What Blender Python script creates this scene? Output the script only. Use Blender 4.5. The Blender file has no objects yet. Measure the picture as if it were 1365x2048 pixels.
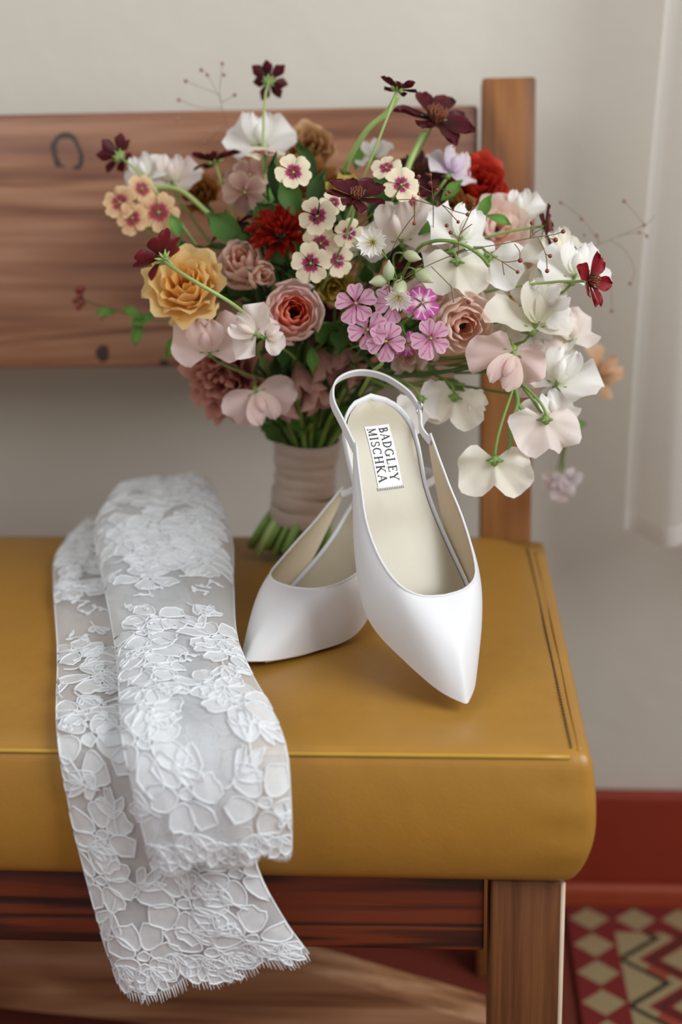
import bpy, bmesh, math, random
from mathutils import Vector, Matrix, Euler, noise as mnoise
random.seed(7)
D = bpy.data
SC = bpy.context.scene
COL = SC.collection
R_ = math.radians

# ------------------------------------------------------------------ camera
FPX = 50 / 36 * 2048
CAM = Vector((-.095, -.852, .913))
_yaw, _p, _roll = R_(4.25), R_(16.32), R_(-1.17)
FW = Vector((-math.sin(_yaw) * math.cos(_p), math.cos(_yaw) * math.cos(_p), -math.sin(_p)))
_r0 = Vector((math.cos(_yaw), math.sin(_yaw), 0)); _u0 = _r0.cross(FW)
RT = _r0 * math.cos(_roll) + _u0 * math.sin(_roll)
UP = -_r0 * math.sin(_roll) + _u0 * math.cos(_roll)
cd = D.cameras.new('camera'); cam = D.objects.new('camera', cd); COL.objects.link(cam)
m = Matrix((RT, UP, -FW)).transposed().to_4x4(); m.translation = CAM; cam.matrix_world = m
cd.lens = 50; cd.sensor_width = 36; cd.sensor_fit = 'AUTO'; cd.clip_start = .02
cd.dof.use_dof = True; cd.dof.focus_distance = 1.04; cd.dof.aperture_fstop = 2.9
SC.camera = cam

# ------------------------------------------------------------------ light
W = D.worlds.new('world'); SC.world = W; W.use_nodes = True
bg = W.node_tree.nodes['Background']; bg.inputs[0].default_value = (.98, .97, .95, 1); bg.inputs[1].default_value = .30
def area(name, loc, target, sx, sy, power, col):
    l = D.lights.new(name, 'AREA'); l.shape = 'RECTANGLE'; l.size = sx; l.size_y = sy; l.energy = power; l.color = col
    o = D.objects.new(name, l); COL.objects.link(o); o.location = loc
    o.rotation_euler = (Vector(target) - Vector(loc)).to_track_quat('-Z', 'Y').to_euler()
    return o
area('window_daylight', (1.13, -.75, 1.62), (.1, -.65, 1.35), 1.35, 1.25, 32, (.95, .985, 1))
area('room_daylight', (-1.5, -1.5, 2.1), (-.2, .3, .6), 1.3, 1.3, 9.5, (1, .98, .95))
SC.view_settings.view_transform = 'Standard'; SC.view_settings.look = 'None'
SC.view_settings.exposure = .42; SC.view_settings.gamma = 1; SC.view_settings.use_curve_mapping = False

# ------------------------------------------------------------------ placing helpers (real distances: a plane y=Y or z=Z)
def ray(x, y): return FW + RT * ((x - 682.5) / FPX) - UP * ((y - 1024) / FPX)
def atY(x, y, Y):
    d = ray(x, y); return CAM + d * ((Y - CAM.y) / d.y)
def atZ(x, y, Z):
    d = ray(x, y); return CAM + d * ((Z - CAM.z) / d.z)
def px2m(px, P): return px * (P - CAM).dot(FW) / FPX

# ------------------------------------------------------------------ mesh helpers
def mesh(name, vs, fs, mat=None, smooth=True, uvs=None, mats=None, fm=None):
    me = D.meshes.new(name); me.from_pydata([tuple(v) for v in vs], [], fs)
    if uvs is not None:
        ul = me.uv_layers.new(name='UVMap')
        vi = [0] * len(me.loops); me.loops.foreach_get('vertex_index', vi)
        for i, k in enumerate(vi): ul.data[i].uv = uvs[k]
    for mm in (mats or ([mat] if mat else [])): me.materials.append(mm)
    if fm: me.polygons.foreach_set('material_index', fm)
    if smooth: me.polygons.foreach_set('use_smooth', [True] * len(me.polygons))
    me.update(); return me
def ob(name, me, parent=None, loc=None, mw=None, label=None):
    o = D.objects.new(name, me); COL.objects.link(o)
    if parent is not None: o.parent = parent
    if loc is not None: o.location = loc
    if mw is not None: o.matrix_basis = mw
    if label: o['label'] = label
    return o
def root(name, loc, label, cat, group=None):
    o = D.objects.new(name, None); COL.objects.link(o); o.location = loc; o.empty_display_size = .02
    o['label'] = label; o['category'] = cat
    if group: o['group'] = group
    return o
def wob(name, vs, fs, mat, parent, **k):
    """part given in world coordinates under a translated root"""
    lab = k.pop('label', None); off = Vector(parent.location) if parent else Vector()
    return ob(name, mesh(name, [Vector(v) - off for v in vs], fs, mat, **k), parent, label=lab)
def grid_faces(nu, nv, close_u=False, off=0):
    fs = []
    for i in range(nu if close_u else nu - 1):
        for j in range(nv - 1):
            a = off + i * nv + j; b = off + ((i + 1) % nu) * nv + j
            fs.append((a, b, b + 1, a + 1))
    return fs
def catmull(pts, n):
    pts = [Vector(p) for p in pts]; out = []; m_ = len(pts) - 1
    for i in range(n):
        t = i / (n - 1) * m_; k = min(int(t), m_ - 1); f = t - k
        p0 = pts[max(k - 1, 0)]; p1 = pts[k]; p2 = pts[k + 1]; p3 = pts[min(k + 2, m_)]
        out.append(.5 * ((2 * p1) + (p2 - p0) * f + (2 * p0 - 5 * p1 + 4 * p2 - p3) * f * f + (3 * p1 - p0 - 3 * p2 + p3) * f ** 3))
    return out
def interp(xs, ys, x):
    if x <= xs[0]: return ys[0]
    for i in range(len(xs) - 1):
        if x <= xs[i + 1]:
            f = (x - xs[i]) / (xs[i + 1] - xs[i])
            m0 = (ys[i + 1] - ys[max(i - 1, 0)]) / (xs[i + 1] - xs[max(i - 1, 0)]) * (xs[i + 1] - xs[i])
            j = min(i + 2, len(xs) - 1); m1 = (ys[j] - ys[i]) / (xs[j] - xs[i]) * (xs[i + 1] - xs[i])
            return (2 * f ** 3 - 3 * f * f + 1) * ys[i] + (f ** 3 - 2 * f * f + f) * m0 + (-2 * f ** 3 + 3 * f * f) * ys[i + 1] + (f ** 3 - f * f) * m1
    return ys[-1]
def tube(path, rad, seg=6, off=0, cap=True):
    """verts, faces of a tube along a path; rad number or list"""
    path = [Vector(p) for p in path]; vs = []; fs = []; n = len(path)
    t0 = (path[1] - path[0]).normalized(); nrm = t0.orthogonal().normalized()
    for i, p in enumerate(path):
        t = (path[min(i + 1, n - 1)] - path[max(i - 1, 0)])
        t = t.normalized() if t.length > 1e-9 else t0
        nrm = (nrm - t * nrm.dot(t)); nrm = nrm.normalized() if nrm.length > 1e-6 else t.orthogonal().normalized()
        b = t.cross(nrm); r = rad[i] if isinstance(rad, (list, tuple)) else rad
        for k in range(seg):
            a = 2 * math.pi * k / seg; vs.append(p + (nrm * math.cos(a) + b * math.sin(a)) * r)
    for i in range(n - 1):
        for k in range(seg):
            a = off + i * seg + k; b2 = off + i * seg + (k + 1) % seg
            fs.append((a, b2, b2 + seg, a + seg))
    if cap:
        fs.append(tuple(off + k for k in reversed(range(seg)))); fs.append(tuple(off + (n - 1) * seg + k for k in range(seg)))
    return vs, fs
class MB:
    def __init__(s): s.v = []; s.f = []
    def add(s, vf):
        o = len(s.v); s.v += list(vf[0]); s.f += [tuple(i + o for i in f) for f in vf[1]]; return s
def rbox(size, r, nsub=(6, 3, 3)):
    """rounded box, centred; extra cuts near the edges"""
    h = [s / 2 for s in size]
    def cuts(L, n):
        c = [-L, -L + r * .3, -L + r]
        c += [(-L + r) + (2 * L - 2 * r) * k / n for k in range(1, n)]
        return c + [L - r, L - r * .3, L]
    cx, cy_, cz = cuts(h[0], nsub[0]), cuts(h[1], nsub[1]), cuts(h[2], nsub[2])
    idx = {}; vs = []; fs = []
    def vid(p):
        k = tuple(round(c, 7) for c in p)
        if k not in idx:
            q = Vector([max(-h[i] + r, min(h[i] - r, p[i])) for i in range(3)]); d = Vector(p) - q
            vs.append(q + (d.normalized() * r if d.length > 1e-9 else Vector())); idx[k] = len(vs) - 1
        return idx[k]
    def face(A, B, mk, flip):
        for i in range(len(A) - 1):
            for j in range(len(B) - 1):
                q = [vid(mk(A[i], B[j])), vid(mk(A[i + 1], B[j])), vid(mk(A[i + 1], B[j + 1])), vid(mk(A[i], B[j + 1]))]
                fs.append(tuple(reversed(q)) if flip else tuple(q))
    face(cx, cy_, lambda a, b: (a, b, h[2]), False); face(cx, cy_, lambda a, b: (a, b, -h[2]), True)
    face(cx, cz, lambda a, b: (a, -h[1], b), False); face(cx, cz, lambda a, b: (a, h[1], b), True)
    face(cy_, cz, lambda a, b: (h[0], a, b), False); face(cy_, cz, lambda a, b: (-h[0], a, b), True)
    return vs, fs
def sphere(c, r, seg=8, rings=5, sc=(1, 1, 1)):
    vs = [Vector(c) + Vector((0, 0, r * sc[2]))]; fs = []
    for i in range(1, rings):
        th = math.pi * i / rings
        for k in range(seg):
            a = 2 * math.pi * k / seg
            vs.append(Vector(c) + Vector((math.sin(th) * math.cos(a) * sc[0], math.sin(th) * math.sin(a) * sc[1], math.cos(th) * sc[2])) * r)
    vs.append(Vector(c) - Vector((0, 0, r * sc[2]))); L = len(vs) - 1
    for k in range(seg):
        fs.append((0, 1 + k, 1 + (k + 1) % seg)); fs.append((L, 1 + (rings - 2) * seg + (k + 1) % seg, 1 + (rings - 2) * seg + k))
    for i in range(rings - 2):
        for k in range(seg):
            a = 1 + i * seg + k; b = 1 + i * seg + (k + 1) % seg; fs.append((a, a + seg, b + seg, b))
    return vs, fs

# ------------------------------------------------------------------ materials
def lin(c):
    if isinstance(c, str): c = [int(c[i:i + 2], 16) / 255 for i in (0, 2, 4)]
    return tuple([(x / 12.92 if x <= .04045 else ((x + .055) / 1.055) ** 2.4) for x in c]) + (1,)
class NT:
    def __init__(s, name):
        s.m = D.materials.new(name); s.m.use_nodes = True; s.t = s.m.node_tree; s.n = s.t.nodes
        s.b = s.n['Principled BSDF']; s.out = s.n['Material Output']
    def new(s, typ, **k):
        n = s.n.new(typ)
        for a, v in k.items():
            if a.startswith('i_'):
                key = a[2:]; key = int(key) if key.isdigit() else key.replace('_', ' ')
                s.set(n.inputs[key], v)
            else: setattr(n, a, v)
        return n
    def set(s, inp, v):
        if isinstance(v, bpy.types.NodeSocket): s.t.links.new(v, inp)
        else: inp.default_value = v
    def math(s, op, a, b=0, c=None):
        n = s.n.new('ShaderNodeMath'); n.operation = op; s.set(n.inputs[0], a); s.set(n.inputs[1], b)
        if c is not None: s.set(n.inputs[2], c)
        return n.outputs[0]
    def mix(s, f, a, b):
        n = s.n.new('ShaderNodeMix'); n.data_type = 'RGBA'
        s.set(n.inputs[0], f); s.set(n.inputs[6], a); s.set(n.inputs[7], b); return n.outputs[2]
    def ramp(s, f, stops, interp_='LINEAR'):
        n = s.n.new('ShaderNodeValToRGB'); e = n.color_ramp.elements; n.color_ramp.interpolation = interp_
        while len(e) < len(stops): e.new(.5)
        for el, (p, c) in zip(e, stops): el.position = p; el.color = c
        s.set(n.inputs[0], f); return n.outputs[0]
    def coord(s, which='Object', scale=(1, 1, 1), loc=(0, 0, 0)):
        c = s.n.new('ShaderNodeTexCoord'); mp = s.n.new('ShaderNodeMapping')
        mp.inputs['Scale'].default_value = scale; mp.inputs['Location'].default_value = loc
        s.t.links.new(c.outputs[which], mp.inputs[0]); return mp.outputs[0]
    def noise(s, vec, scale, detail=3, rough=.5, dist=0):
        n = s.n.new('ShaderNodeTexNoise'); s.set(n.inputs['Vector'], vec); n.inputs['Scale'].default_value = scale
        n.inputs['Detail'].default_value = detail; n.inputs['Roughness'].default_value = rough; n.inputs['Distortion'].default_value = dist
        return n.outputs[0]
    def bump(s, h, st, dist=.001):
        n = s.n.new('ShaderNodeBump'); n.inputs['Strength'].default_value = st; n.inputs['Distance'].default_value = dist
        s.set(n.inputs['Height'], h); s.t.links.new(n.outputs[0], s.b.inputs['Normal'])
    def P(s, **k):
        for a, v in k.items(): s.set(s.b.inputs[a.replace('_', ' ')], v)
        return s
def plain(name, c1, c2=None, rough=.5, scale=60, bump=0, bs=400, **k):
    n = NT(name); v = n.coord()
    n.P(Base_Color=lin(c1) if c2 is None else n.mix(n.noise(v, scale), lin(c1), lin(c2)), Roughness=rough, **k)
    if bump: n.bump(n.noise(v, bs, 2), bump)
    return n.m
def petalmat(name, stops, trans=.35, rough=.55, vein=.07, stripe=None):
    """colour along the petal (UV v: 0 base, 1 tip), fine veins across"""
    n = NT(name); tc = n.new('ShaderNodeTexCoord'); sp = n.new('ShaderNodeSeparateXYZ'); n.t.links.new(tc.outputs['UV'], sp.inputs[0])
    wob_ = n.noise(tc.outputs['UV'], 7, 2)
    v = n.math('ADD', sp.outputs[1], n.math('MULTIPLY', n.math('SUBTRACT', wob_, .5), .18))
    c = n.ramp(v, [(p, lin(col)) for p, col in stops])
    u = sp.outputs[0]
    if stripe:
        w = n.math('ABSOLUTE', n.math('SUBTRACT', u, .5))
        st = n.math('LESS_THAN', n.math('ABSOLUTE', n.math('SUBTRACT', w, n.math('MULTIPLY', sp.outputs[1], .24))), n.math('ADD', .012, n.math('MULTIPLY', wob_, .07)))
        st = n.math('MULTIPLY', st, n.math('LESS_THAN', sp.outputs[1], .93))
        c = n.mix(n.math('MULTIPLY', st, .55), c, lin(stripe))
    mp = n.new('ShaderNodeMapping'); mp.inputs['Scale'].default_value = (26, 1.6, 1); n.t.links.new(tc.outputs['UV'], mp.inputs[0])
    vn = n.noise(mp.outputs[0], 1, 3)
    c = n.mix(n.math('MULTIPLY', vn, vein), c, n.mix(.5, c, lin('604030')))
    n.P(Base_Color=c, Roughness=rough); n.b.inputs['Specular IOR Level'].default_value = .3
    n.bump(vn, .25, .0006)
    t = n.new('ShaderNodeBsdfTranslucent'); n.set(t.inputs[0], c)
    mx = n.new('ShaderNodeMixShader'); mx.inputs[0].default_value = trans
    n.t.links.new(n.b.outputs[0], mx.inputs[1]); n.t.links.new(t.outputs[0], mx.inputs[2]); n.t.links.new(mx.outputs[0], n.out.inputs[0])
    return n.m
def wood(name, axis, c_dark, c_mid, c_light, rough=.45, seed=0, knots=(), contrast=1.0, sc=1.0):
    n = NT(name); s = [70 * sc, 70 * sc, 70 * sc]; s[axis] = 3.0 * sc
    v = n.coord('Object', tuple(s), (seed * 3.1, seed * 1.7, seed * 2.3))
    g1 = n.noise(v, 1, 5, .6, .6)
    s2 = [9 * sc, 9 * sc, 9 * sc]; s2[axis] = 1.1 * sc
    v2 = n.coord('Object', tuple(s2), (seed * 5.3, seed, seed * 4.1))
    wv = n.math('SINE', n.math('MULTIPLY', n.noise(v2, 1, 2, .5, .8), 46))
    g = n.math('ADD', n.math('MULTIPLY', g1, .75), n.math('MULTIPLY', n.math('ADD', wv, 1), .10 * contrast))
    c = n.ramp(g, [(.28, lin(c_dark)), (.5, lin(c_mid)), (.72, lin(c_light))])
    blot = n.noise(n.coord('Object', (5, 5, 5), (seed, 0, 0)), 1, 2)
    c = n.mix(n.math('MULTIPLY', blot, .45), c, lin(c_dark))
    tc = n.new('ShaderNodeTexCoord')
    for (kx, ky, kz, rx, rz, ring) in knots:      # knots: dark ring or dark spot of their own shape
        mp = n.new('ShaderNodeMapping'); mp.vector_type = 'TEXTURE'
        mp.inputs['Location'].default_value = (kx, ky, kz); mp.inputs['Scale'].default_value = (rx, 1, rz)
        n.t.links.new(tc.outputs['Object'], mp.inputs[0])
        ln = n.new('ShaderNodeVectorMath'); ln.operation = 'LENGTH'
        nz = n.new('ShaderNodeVectorMath'); nz.operation = 'MULTIPLY'; nz.inputs[1].default_value = (1, 0, 1); n.t.links.new(mp.outputs[0], nz.inputs[0])
        n.t.links.new(nz.outputs[0], ln.inputs[0])
        d = n.math('ADD', ln.outputs['Value'], n.math('MULTIPLY', n.math('SUBTRACT', n.noise(tc.outputs['Object'], 60, 2), .5), .8))
        w = n.math('LESS_THAN', n.math('ABSOLUTE', n.math('SUBTRACT', d, 1 if ring else 0)), .2 if ring else .8)
        w = n.math('MULTIPLY', w, .9 if not ring else n.math('GREATER_THAN', n.noise(tc.outputs['Object'], 35, 1), .44))
        c = n.mix(w, c, lin('2a1a14'))
    n.P(Base_Color=c, Roughness=rough); n.bump(g, .35, .0015)
    return n.m

# ================================================================== THE ROOM
FLOOR_Z, SEAT, WALL_Y = 0.0, .50, .64
def struct(name, vs, fs, mat, label=None):
    o = ob(name, mesh(name, vs, fs, mat, smooth=False)); o['kind'] = 'structure'
    if label: o['label'] = label
    return o
def boxvf(a, b):
    (x0, y0, z0), (x1, y1, z1) = a, b
    vs = [(x0, y0, z0), (x1, y0, z0), (x1, y1, z0), (x0, y1, z0), (x0, y0, z1), (x1, y0, z1), (x1, y1, z1), (x0, y1, z1)]
    return [Vector(v) for v in vs], [(0, 3, 2, 1), (4, 5, 6, 7), (0, 1, 5, 4), (1, 2, 6, 5), (2, 3, 7, 6), (3, 0, 4, 7)]
n = NT('plaster'); v = n.coord()
n.P(Base_Color=n.mix(n.noise(v, 2.2, 4, .6), lin('d8d3c9'), lin('ccc5b9')), Roughness=.8); n.bump(n.noise(v, 38, 4, .6), .25, .004)
struct('wall_back', *boxvf((-2.4, WALL_Y, 0), (2.2, WALL_Y + .1, 2.6)), n.m, 'pale grey plaster wall behind the bench')
plaster = n.m
WX, wy0, wy1, wz0, wz1 = 1.02, -1.45, -.05, 1.0, 2.25        # unseen side wall, added so its high window leaves the lower back wall dimmer
mbw = MB()
for a_, b_ in (((WX, -1.9, 0), (WX + .12, wy0, 2.6)), ((WX, wy1, 0), (WX + .12, WALL_Y, 2.6)), ((WX, wy0, 0), (WX + .12, wy1, wz0)), ((WX, wy0, wz1), (WX + .12, wy1, 2.6))): mbw.add(boxvf(a_, b_))
struct('wall_right_added', mbw.v, mbw.f, plaster, 'unseen plaster side wall, added to shape the window light')
n = NT('red_paint'); v = n.coord()
n.P(Base_Color=n.mix(n.noise(v, 9, 3), lin('983018'), lin('802410')), Roughness=.55)
bbm = n.m
bb = rbox((4.6, .02, .112), .004, (4, 1, 1))
struct('baseboard_back', [p + Vector((-.1, WALL_Y - .0105, .090)) for p in bb[0]], bb[1], bbm, 'dark red painted baseboard along the wall')
bb = rbox((4.6, .026, .034), .008, (4, 1, 1))
struct('trim_1', [p + Vector((-.1, WALL_Y - .0135, .017)) for p in bb[0]], bb[1], plain('red_paint_moulding', 'a8482c', '983c22', .5), 'red rounded moulding at the foot of the baseboard')
n = NT('red_floor'); v = n.coord()
n.P(Base_Color=n.mix(n.noise(v, 14, 4), lin('7c3222'), lin('66281c')), Roughness=.6)
struct('floor', *boxvf((-2.4, -1.6, -.06), (2.2, WALL_Y, 0)), n.m, 'dull red painted floor')

# woven rug: diamond border, zigzag field (flat weave print)
n = NT('kilim'); tc = n.new('ShaderNodeTexCoord'); sp = n.new('ShaderNodeSeparateXYZ'); n.t.links.new(tc.outputs['Object'], sp.inputs[0])
nz = n.noise(tc.outputs['Object'], 45, 2); jit = n.math('MULTIPLY', n.math('SUBTRACT', nz, .5), .10)
X, Y = sp.outputs[0], sp.outputs[1]          # object origin: the rug's far left corner; x right, y negative to the viewer
def tri(val, per): return n.math('ABSOLUTE', n.math('SUBTRACT', n.math('FRACT', n.math('ADD', n.math('DIVIDE', val, per), 40.0)), .5))
P_ = .052
dia = n.math('ADD', n.math('ADD', tri(X, P_), tri(Y, P_)), jit)
beige, red, rust, dark = lin('a5936c'), lin('7e2320'), lin('a04a32'), lin('2c251c')
border = n.mix(n.math('LESS_THAN', dia, .44), red, beige)
zig = n.math('ADD', .0515, n.math('MULTIPLY', n.math('ABSOLUTE', n.math('SUBTRACT', n.math('FRACT', n.math('ADD', n.math('DIVIDE', Y, .083), 41.753)), .5)), .09))
zv = n.math('ADD', n.math('SUBTRACT', X, zig), n.math('MULTIPLY', jit, .02))
fr = n.math('FRACT', n.math('ADD', n.math('DIVIDE', zv, .098), 40.5))
def between(a, b): return n.math('MULTIPLY', n.math('GREATER_THAN', fr, a), n.math('LESS_THAN', fr, b))
fd = n.math('LESS_THAN', n.math('ADD', tri(X, .06), n.math('ADD', tri(Y, .083), jit)), .26)
field = n.mix(fd, beige, rust); field = n.mix(between(.70, .95), field, red); field = n.mix(between(.455, .55), field, dark); field = n.mix(between(.80, .86), field, dark)
inb = n.math('MAXIMUM', n.math('LESS_THAN', X, P_), n.math('GREATER_THAN', Y, -P_))
c = n.mix(inb, field, border)
n.P(Base_Color=c, Roughness=.95); n.bump(n.noise(n.coord('Object', (300, 900, 1)), 1, 2), .5, .001)
rg = rbox((1.5, 1.3, .008), .003, (8, 8, 1))
RUG0 = Vector((.046, WALL_Y - .0275, .0))
ro = ob('patterned_rug', mesh('patterned_rug', [p + Vector((.75, -.65, .0045)) for p in rg[0]], rg[1], n.m), loc=RUG0)
ro['label'] = 'woven floor rug with red and beige diamonds and dark zigzags, right of the bench'; ro['category'] = 'rug'

# sheer white curtain hanging beside the bench
n = NT('sheer'); v = n.coord()
n.P(Base_Color=lin('f4f2f0'), Roughness=.9)
tr = n.new('ShaderNodeBsdfTransparent'); tl = n.new('ShaderNodeBsdfTranslucent'); tl.inputs[0].default_value = lin('f4f2f0')
m1 = n.new('ShaderNodeMixShader'); m1.inputs[0].default_value = .5; n.t.links.new(n.b.outputs[0], m1.inputs[1]); n.t.links.new(tl.outputs[0], m1.inputs[2])
m2 = n.new('ShaderNodeMixShader'); n.set(m2.inputs[0], n.math('ADD', .54, n.math('MULTIPLY', n.noise(v, 6, 2), .12)))
n.t.links.new(tr.outputs[0], m2.inputs[1]); n.t.links.new(m1.outputs[0], m2.inputs[2]); n.t.links.new(m2.outputs[0], n.out.inputs[0])
sheer = n.m
cr = root('sheer_curtain', (.34, .5, .49), 'sheer white curtain hanging at the right edge against the wall', 'curtain')
def drape(u, v):                                   # u along the rod, v down
    x = .118 + u * .6 - .022 * v * (1 - u) + .01 * math.sin(v * 5)
    y = .50 + .022 * math.sin(u * 34 + v * 1.1) * (.5 + .5 * v) + .012 * math.sin(u * 71 + 1) + .01 * math.sin(v * 4 + u * 5)
    return Vector((x, y, 1.75 - v * 1.258 - .006 * math.sin(u * 34)))
NU, NV = 90, 40
wob('curtain_panel', [drape(i / (NU - 1), j / (NV - 1)) for i in range(NU) for j in range(NV)], grid_faces(NU, NV), sheer, cr)
hem = [drape(i / (NU - 1), .985 + .015 * j) + Vector((0, -.001, 0)) for i in range(NU) for j in (0, 1)]
wob('hem', hem + [h + Vector((0, .004, 0)) for h in hem], grid_faces(NU, 2) + grid_faces(NU, 2, off=2 * NU), sheer, cr)
wob('curtain_rod', *tube([(.05, .52, 1.76), (.8, .52, 1.76)], .009, 10), plain('brass_rod', '8a6a3a', rough=.3, Metallic=1.0), cr)

# ================================================================== THE BENCH
bench = root('wooden_bench', (-.55, .25, 0), 'stained wooden bench with mustard leather seat cushion and plank backrest', 'bench')
LEAN = R_(6.8)
def kn(px, py, rx, rz, ring):
    q = atY(px, py, .527); return (q.x + .772, 0, (q.z - (.5 + .2795)) / math.cos(LEAN), rx, rz, ring)
w_board = wood('wood_backrest', 0, '6e4330', '9c6a4c', 'b98a6c', .34, 1,
               knots=[kn(130, 312, .013, .017, 1), kn(212, 705, .009, .010, 0), kn(335, 725, .006, .005, 0), kn(700, 560, .02, .02, 1)])
w_post = wood('wood_post', 2, '5e3616', '925a2a', 'ac743a', .5, 2)
w_leg = wood('wood_leg', 2, '54301a', '80502c', '9a6a3c', .5, 3, contrast=.5, sc=1.8)
w_rail = wood('wood_rail', 0, '220e06', '4a200f', '7e3616', .55, 4, contrast=2.2, sc=1.3)
w_brace = wood('wood_brace', 0, '7a4e32', 'ae7c56', 'd0a684', .5, 5)
LEAN = R_(6.8)
def plank(name, size, centre, mat, rx=0, r=.003, parent=bench, ry=0, label=None):
    vs, fs = rbox(size, r, (4, 1, 4))
    o = ob(name, mesh(name, vs, fs, mat), parent, label=label)
    o.location = Vector(centre) - Vector(bench.location); o.rotation_euler = (rx, ry, 0)
    return o
YP = .4805
def leanp(x, s, d):   # s up along the leaning back from seat height, d depth behind front face
    return Vector((x, YP + s * math.tan(LEAN) + d, SEAT + s))
# posts (front face on the lean plane)
for xc, nm in ((-.0335, 'rear_post'), (-1.5, 'rear_post')):
    zc = (.4235 + (-.14)) / 2; ht = (.4235 + .14) / math.cos(LEAN)
    plank(nm, (.0495, .045, ht), leanp(xc, zc, .0225), w_post, -LEAN)
    plank('rear_leg', (.0495, .05, .37), (xc, .505, .185), w_post)
plank('backrest_board', (1.42, .032, .243), leanp(-.062 - .71, .2795, .012 + .016), w_board, -LEAN, .004)
# front legs
for xc in (-.0365, -1.5):
    lg = plank('front_leg', (.0500, .075, .398), (xc, .012 + .0375, .199), w_leg, 0, .0035)
    ob('worn_edge', mesh('worn_edge', *tube([(.0236, -.0362, -.197), (.0236, -.0362, .0), (.0236, -.0362, .197)], .0018, 10), plain('pale_bare_wood', 'd2bfa8', 'bfa88e', .5)), lg, label='pale worn edge of the leg')
plank('front_rail', (1.40, .03, .060), (-.066 - .70, .022 + .015, .3655), w_rail, 0, .002)
plank('rear_rail', (1.40, .03, .06), (-.066 - .70, .50, .360), w_rail, 0, .002)
plank('side_rail', (.03, .39, .05), (-.036, .28, .3695), w_rail, 0, .002)
# slanting brace under the seat
bY = .30
top = [atY(-260, 1700, bY), atY(300, 1848, bY), atY(640, 1952, bY), atY(975, 2050, bY)]
bot = [atY(-260, 1990, bY), atY(60, 2022, bY), atY(420, 2075, bY), atY(975, 2260, bY)]
T_, B_ = catmull(top, 12), catmull(bot, 12); vs = []; fs = []
for a, b in zip(T_, B_): vs += [a, b, b + Vector((0, .045, 0)), a + Vector((0, .045, 0))]
for i in range(11):
    for k in range(4): fs.append((i * 4 + k, i * 4 + 4 + k, i * 4 + 4 + (k + 1) % 4, i * 4 + (k + 1) % 4))
fs += [(3, 2, 1, 0), (44, 45, 46, 47)]
wob('slanting_brace', vs, fs, w_brace, bench, smooth=False)

# cushion
n = NT('mustard_leather'); v = n.coord()
big = n.noise(v, 7, 4, .55); fine = n.noise(v, 420, 2)
c = n.mix(big, lin('a4742c'), lin('b48638'))
c = n.mix(n.math('MULTIPLY', n.noise(v, 55, 3), .3), c, lin('865c24'))
n.P(Base_Color=c, Roughness=n.math('ADD', .30, n.math('MULTIPLY', big, .12)))
n.b.inputs['Specular IOR Level'].default_value = .45
n.bump(n.math('ADD', fine, n.math('MULTIPLY', n.noise(v, 60, 4), 1.5)), .12, .0015)
leather = n.m
CX0, CX1, CY0, CY1, CH = -1.53, 0.0, 0.0, .475, .100
vs, fs = rbox((CX1 - CX0, CY1 - CY0, CH), .007, (120, 24, 22))
cen = Vector(((CX0 + CX1) / 2, (CY0 + CY1) / 2, SEAT - CH / 2)); out = []
for p in vs:
    q = p.copy(); tz = p.z / (CH / 2)                       # -1 bottom .. 1 top
    bul = max(0, 1 - tz * tz) ** .7
    fx = p.x / ((CX1 - CX0) / 2); fy = p.y / ((CY1 - CY0) / 2)
    tuck = .011 * max(0, -tz) ** 2.2
    if fx > 0:
        e = max(0, (fx - .9) / .1) ** 2; q.x += e * (.0065 * bul - tuck * .9)
    if fy < 0:
        e = max(0, (-fy - .7) / .3) ** 2; q.y -= e * (.007 * bul - tuck * .5)
        fold = max(0, (fx - .93) / .07) * e
        q.y -= fold * .0016 * math.sin(p.z * 190 - .6) * bul * max(0, 1 - abs(fx - .975) / .025)
    if tz > .9:                                              # soft crown of the top
        q.z += .004 * (1 - fx * fx) * (1 - fy * fy) * 1.2 + .0012 * mnoise.noise(Vector((p.x * 9, p.y * 9, 0))) * (1 - fy * fy)
        c1 = max(0, fx * (CX1 - CX0) / 2 - ((CX1 - CX0) / 2 - .05)) / .05; c2 = max(0, fy * (CY1 - CY0) / 2 - ((CY1 - CY0) / 2 - .05)) / .05
        q.z -= .010 * c1 * c2; q.y -= .018 * c1 * c1 * c2; q.x -= .010 * c2 * c2 * c1
    out.append(q + cen)
cush = wob('seat_cushion', out, fs, leather, bench)
pth = [Vector((CX0, -.0012, SEAT - .0030)), Vector((-.7, -.0022, SEAT - .0030)), Vector((-.012, -.0012, SEAT - .0030))]
off = Vector(bench.location)
tv = tube([p - off for p in catmull(pth, 40)], .0016, 8)
ob('front_seam', mesh('front_seam', *tv, plain('mustard_welt', 'c09838', 'b58c30', .4)), cush)
stl = plain('mustard_stitch', '6b4a1a', '7d5a22', .6); mb = MB()
for k in range(84):                                          # stitches along the right edge
    y0 = .006 + k * .0052
    mb.add(tube([Vector((-.0105 - .004 * (y0 / .44), y0, SEAT + .0006)) - off, Vector((-.0105 - .004 * (y0 / .44), y0 + .0038, SEAT + .0006)) - off], .0008, 5))
o = ob('edge_stitching', mesh('edge_stitching', mb.v, mb.f, stl), cush); o['kind'] = 'stuff'
rv = tube([p - off for p in catmull([(-.0055, .004, SEAT - .0012), (-.006, .2, SEAT - .0008), (-.0075, .42, SEAT - .001)], 30)], .0017, 8)
ob('side_seam', mesh('side_seam', *rv, leather), cush)

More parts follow.
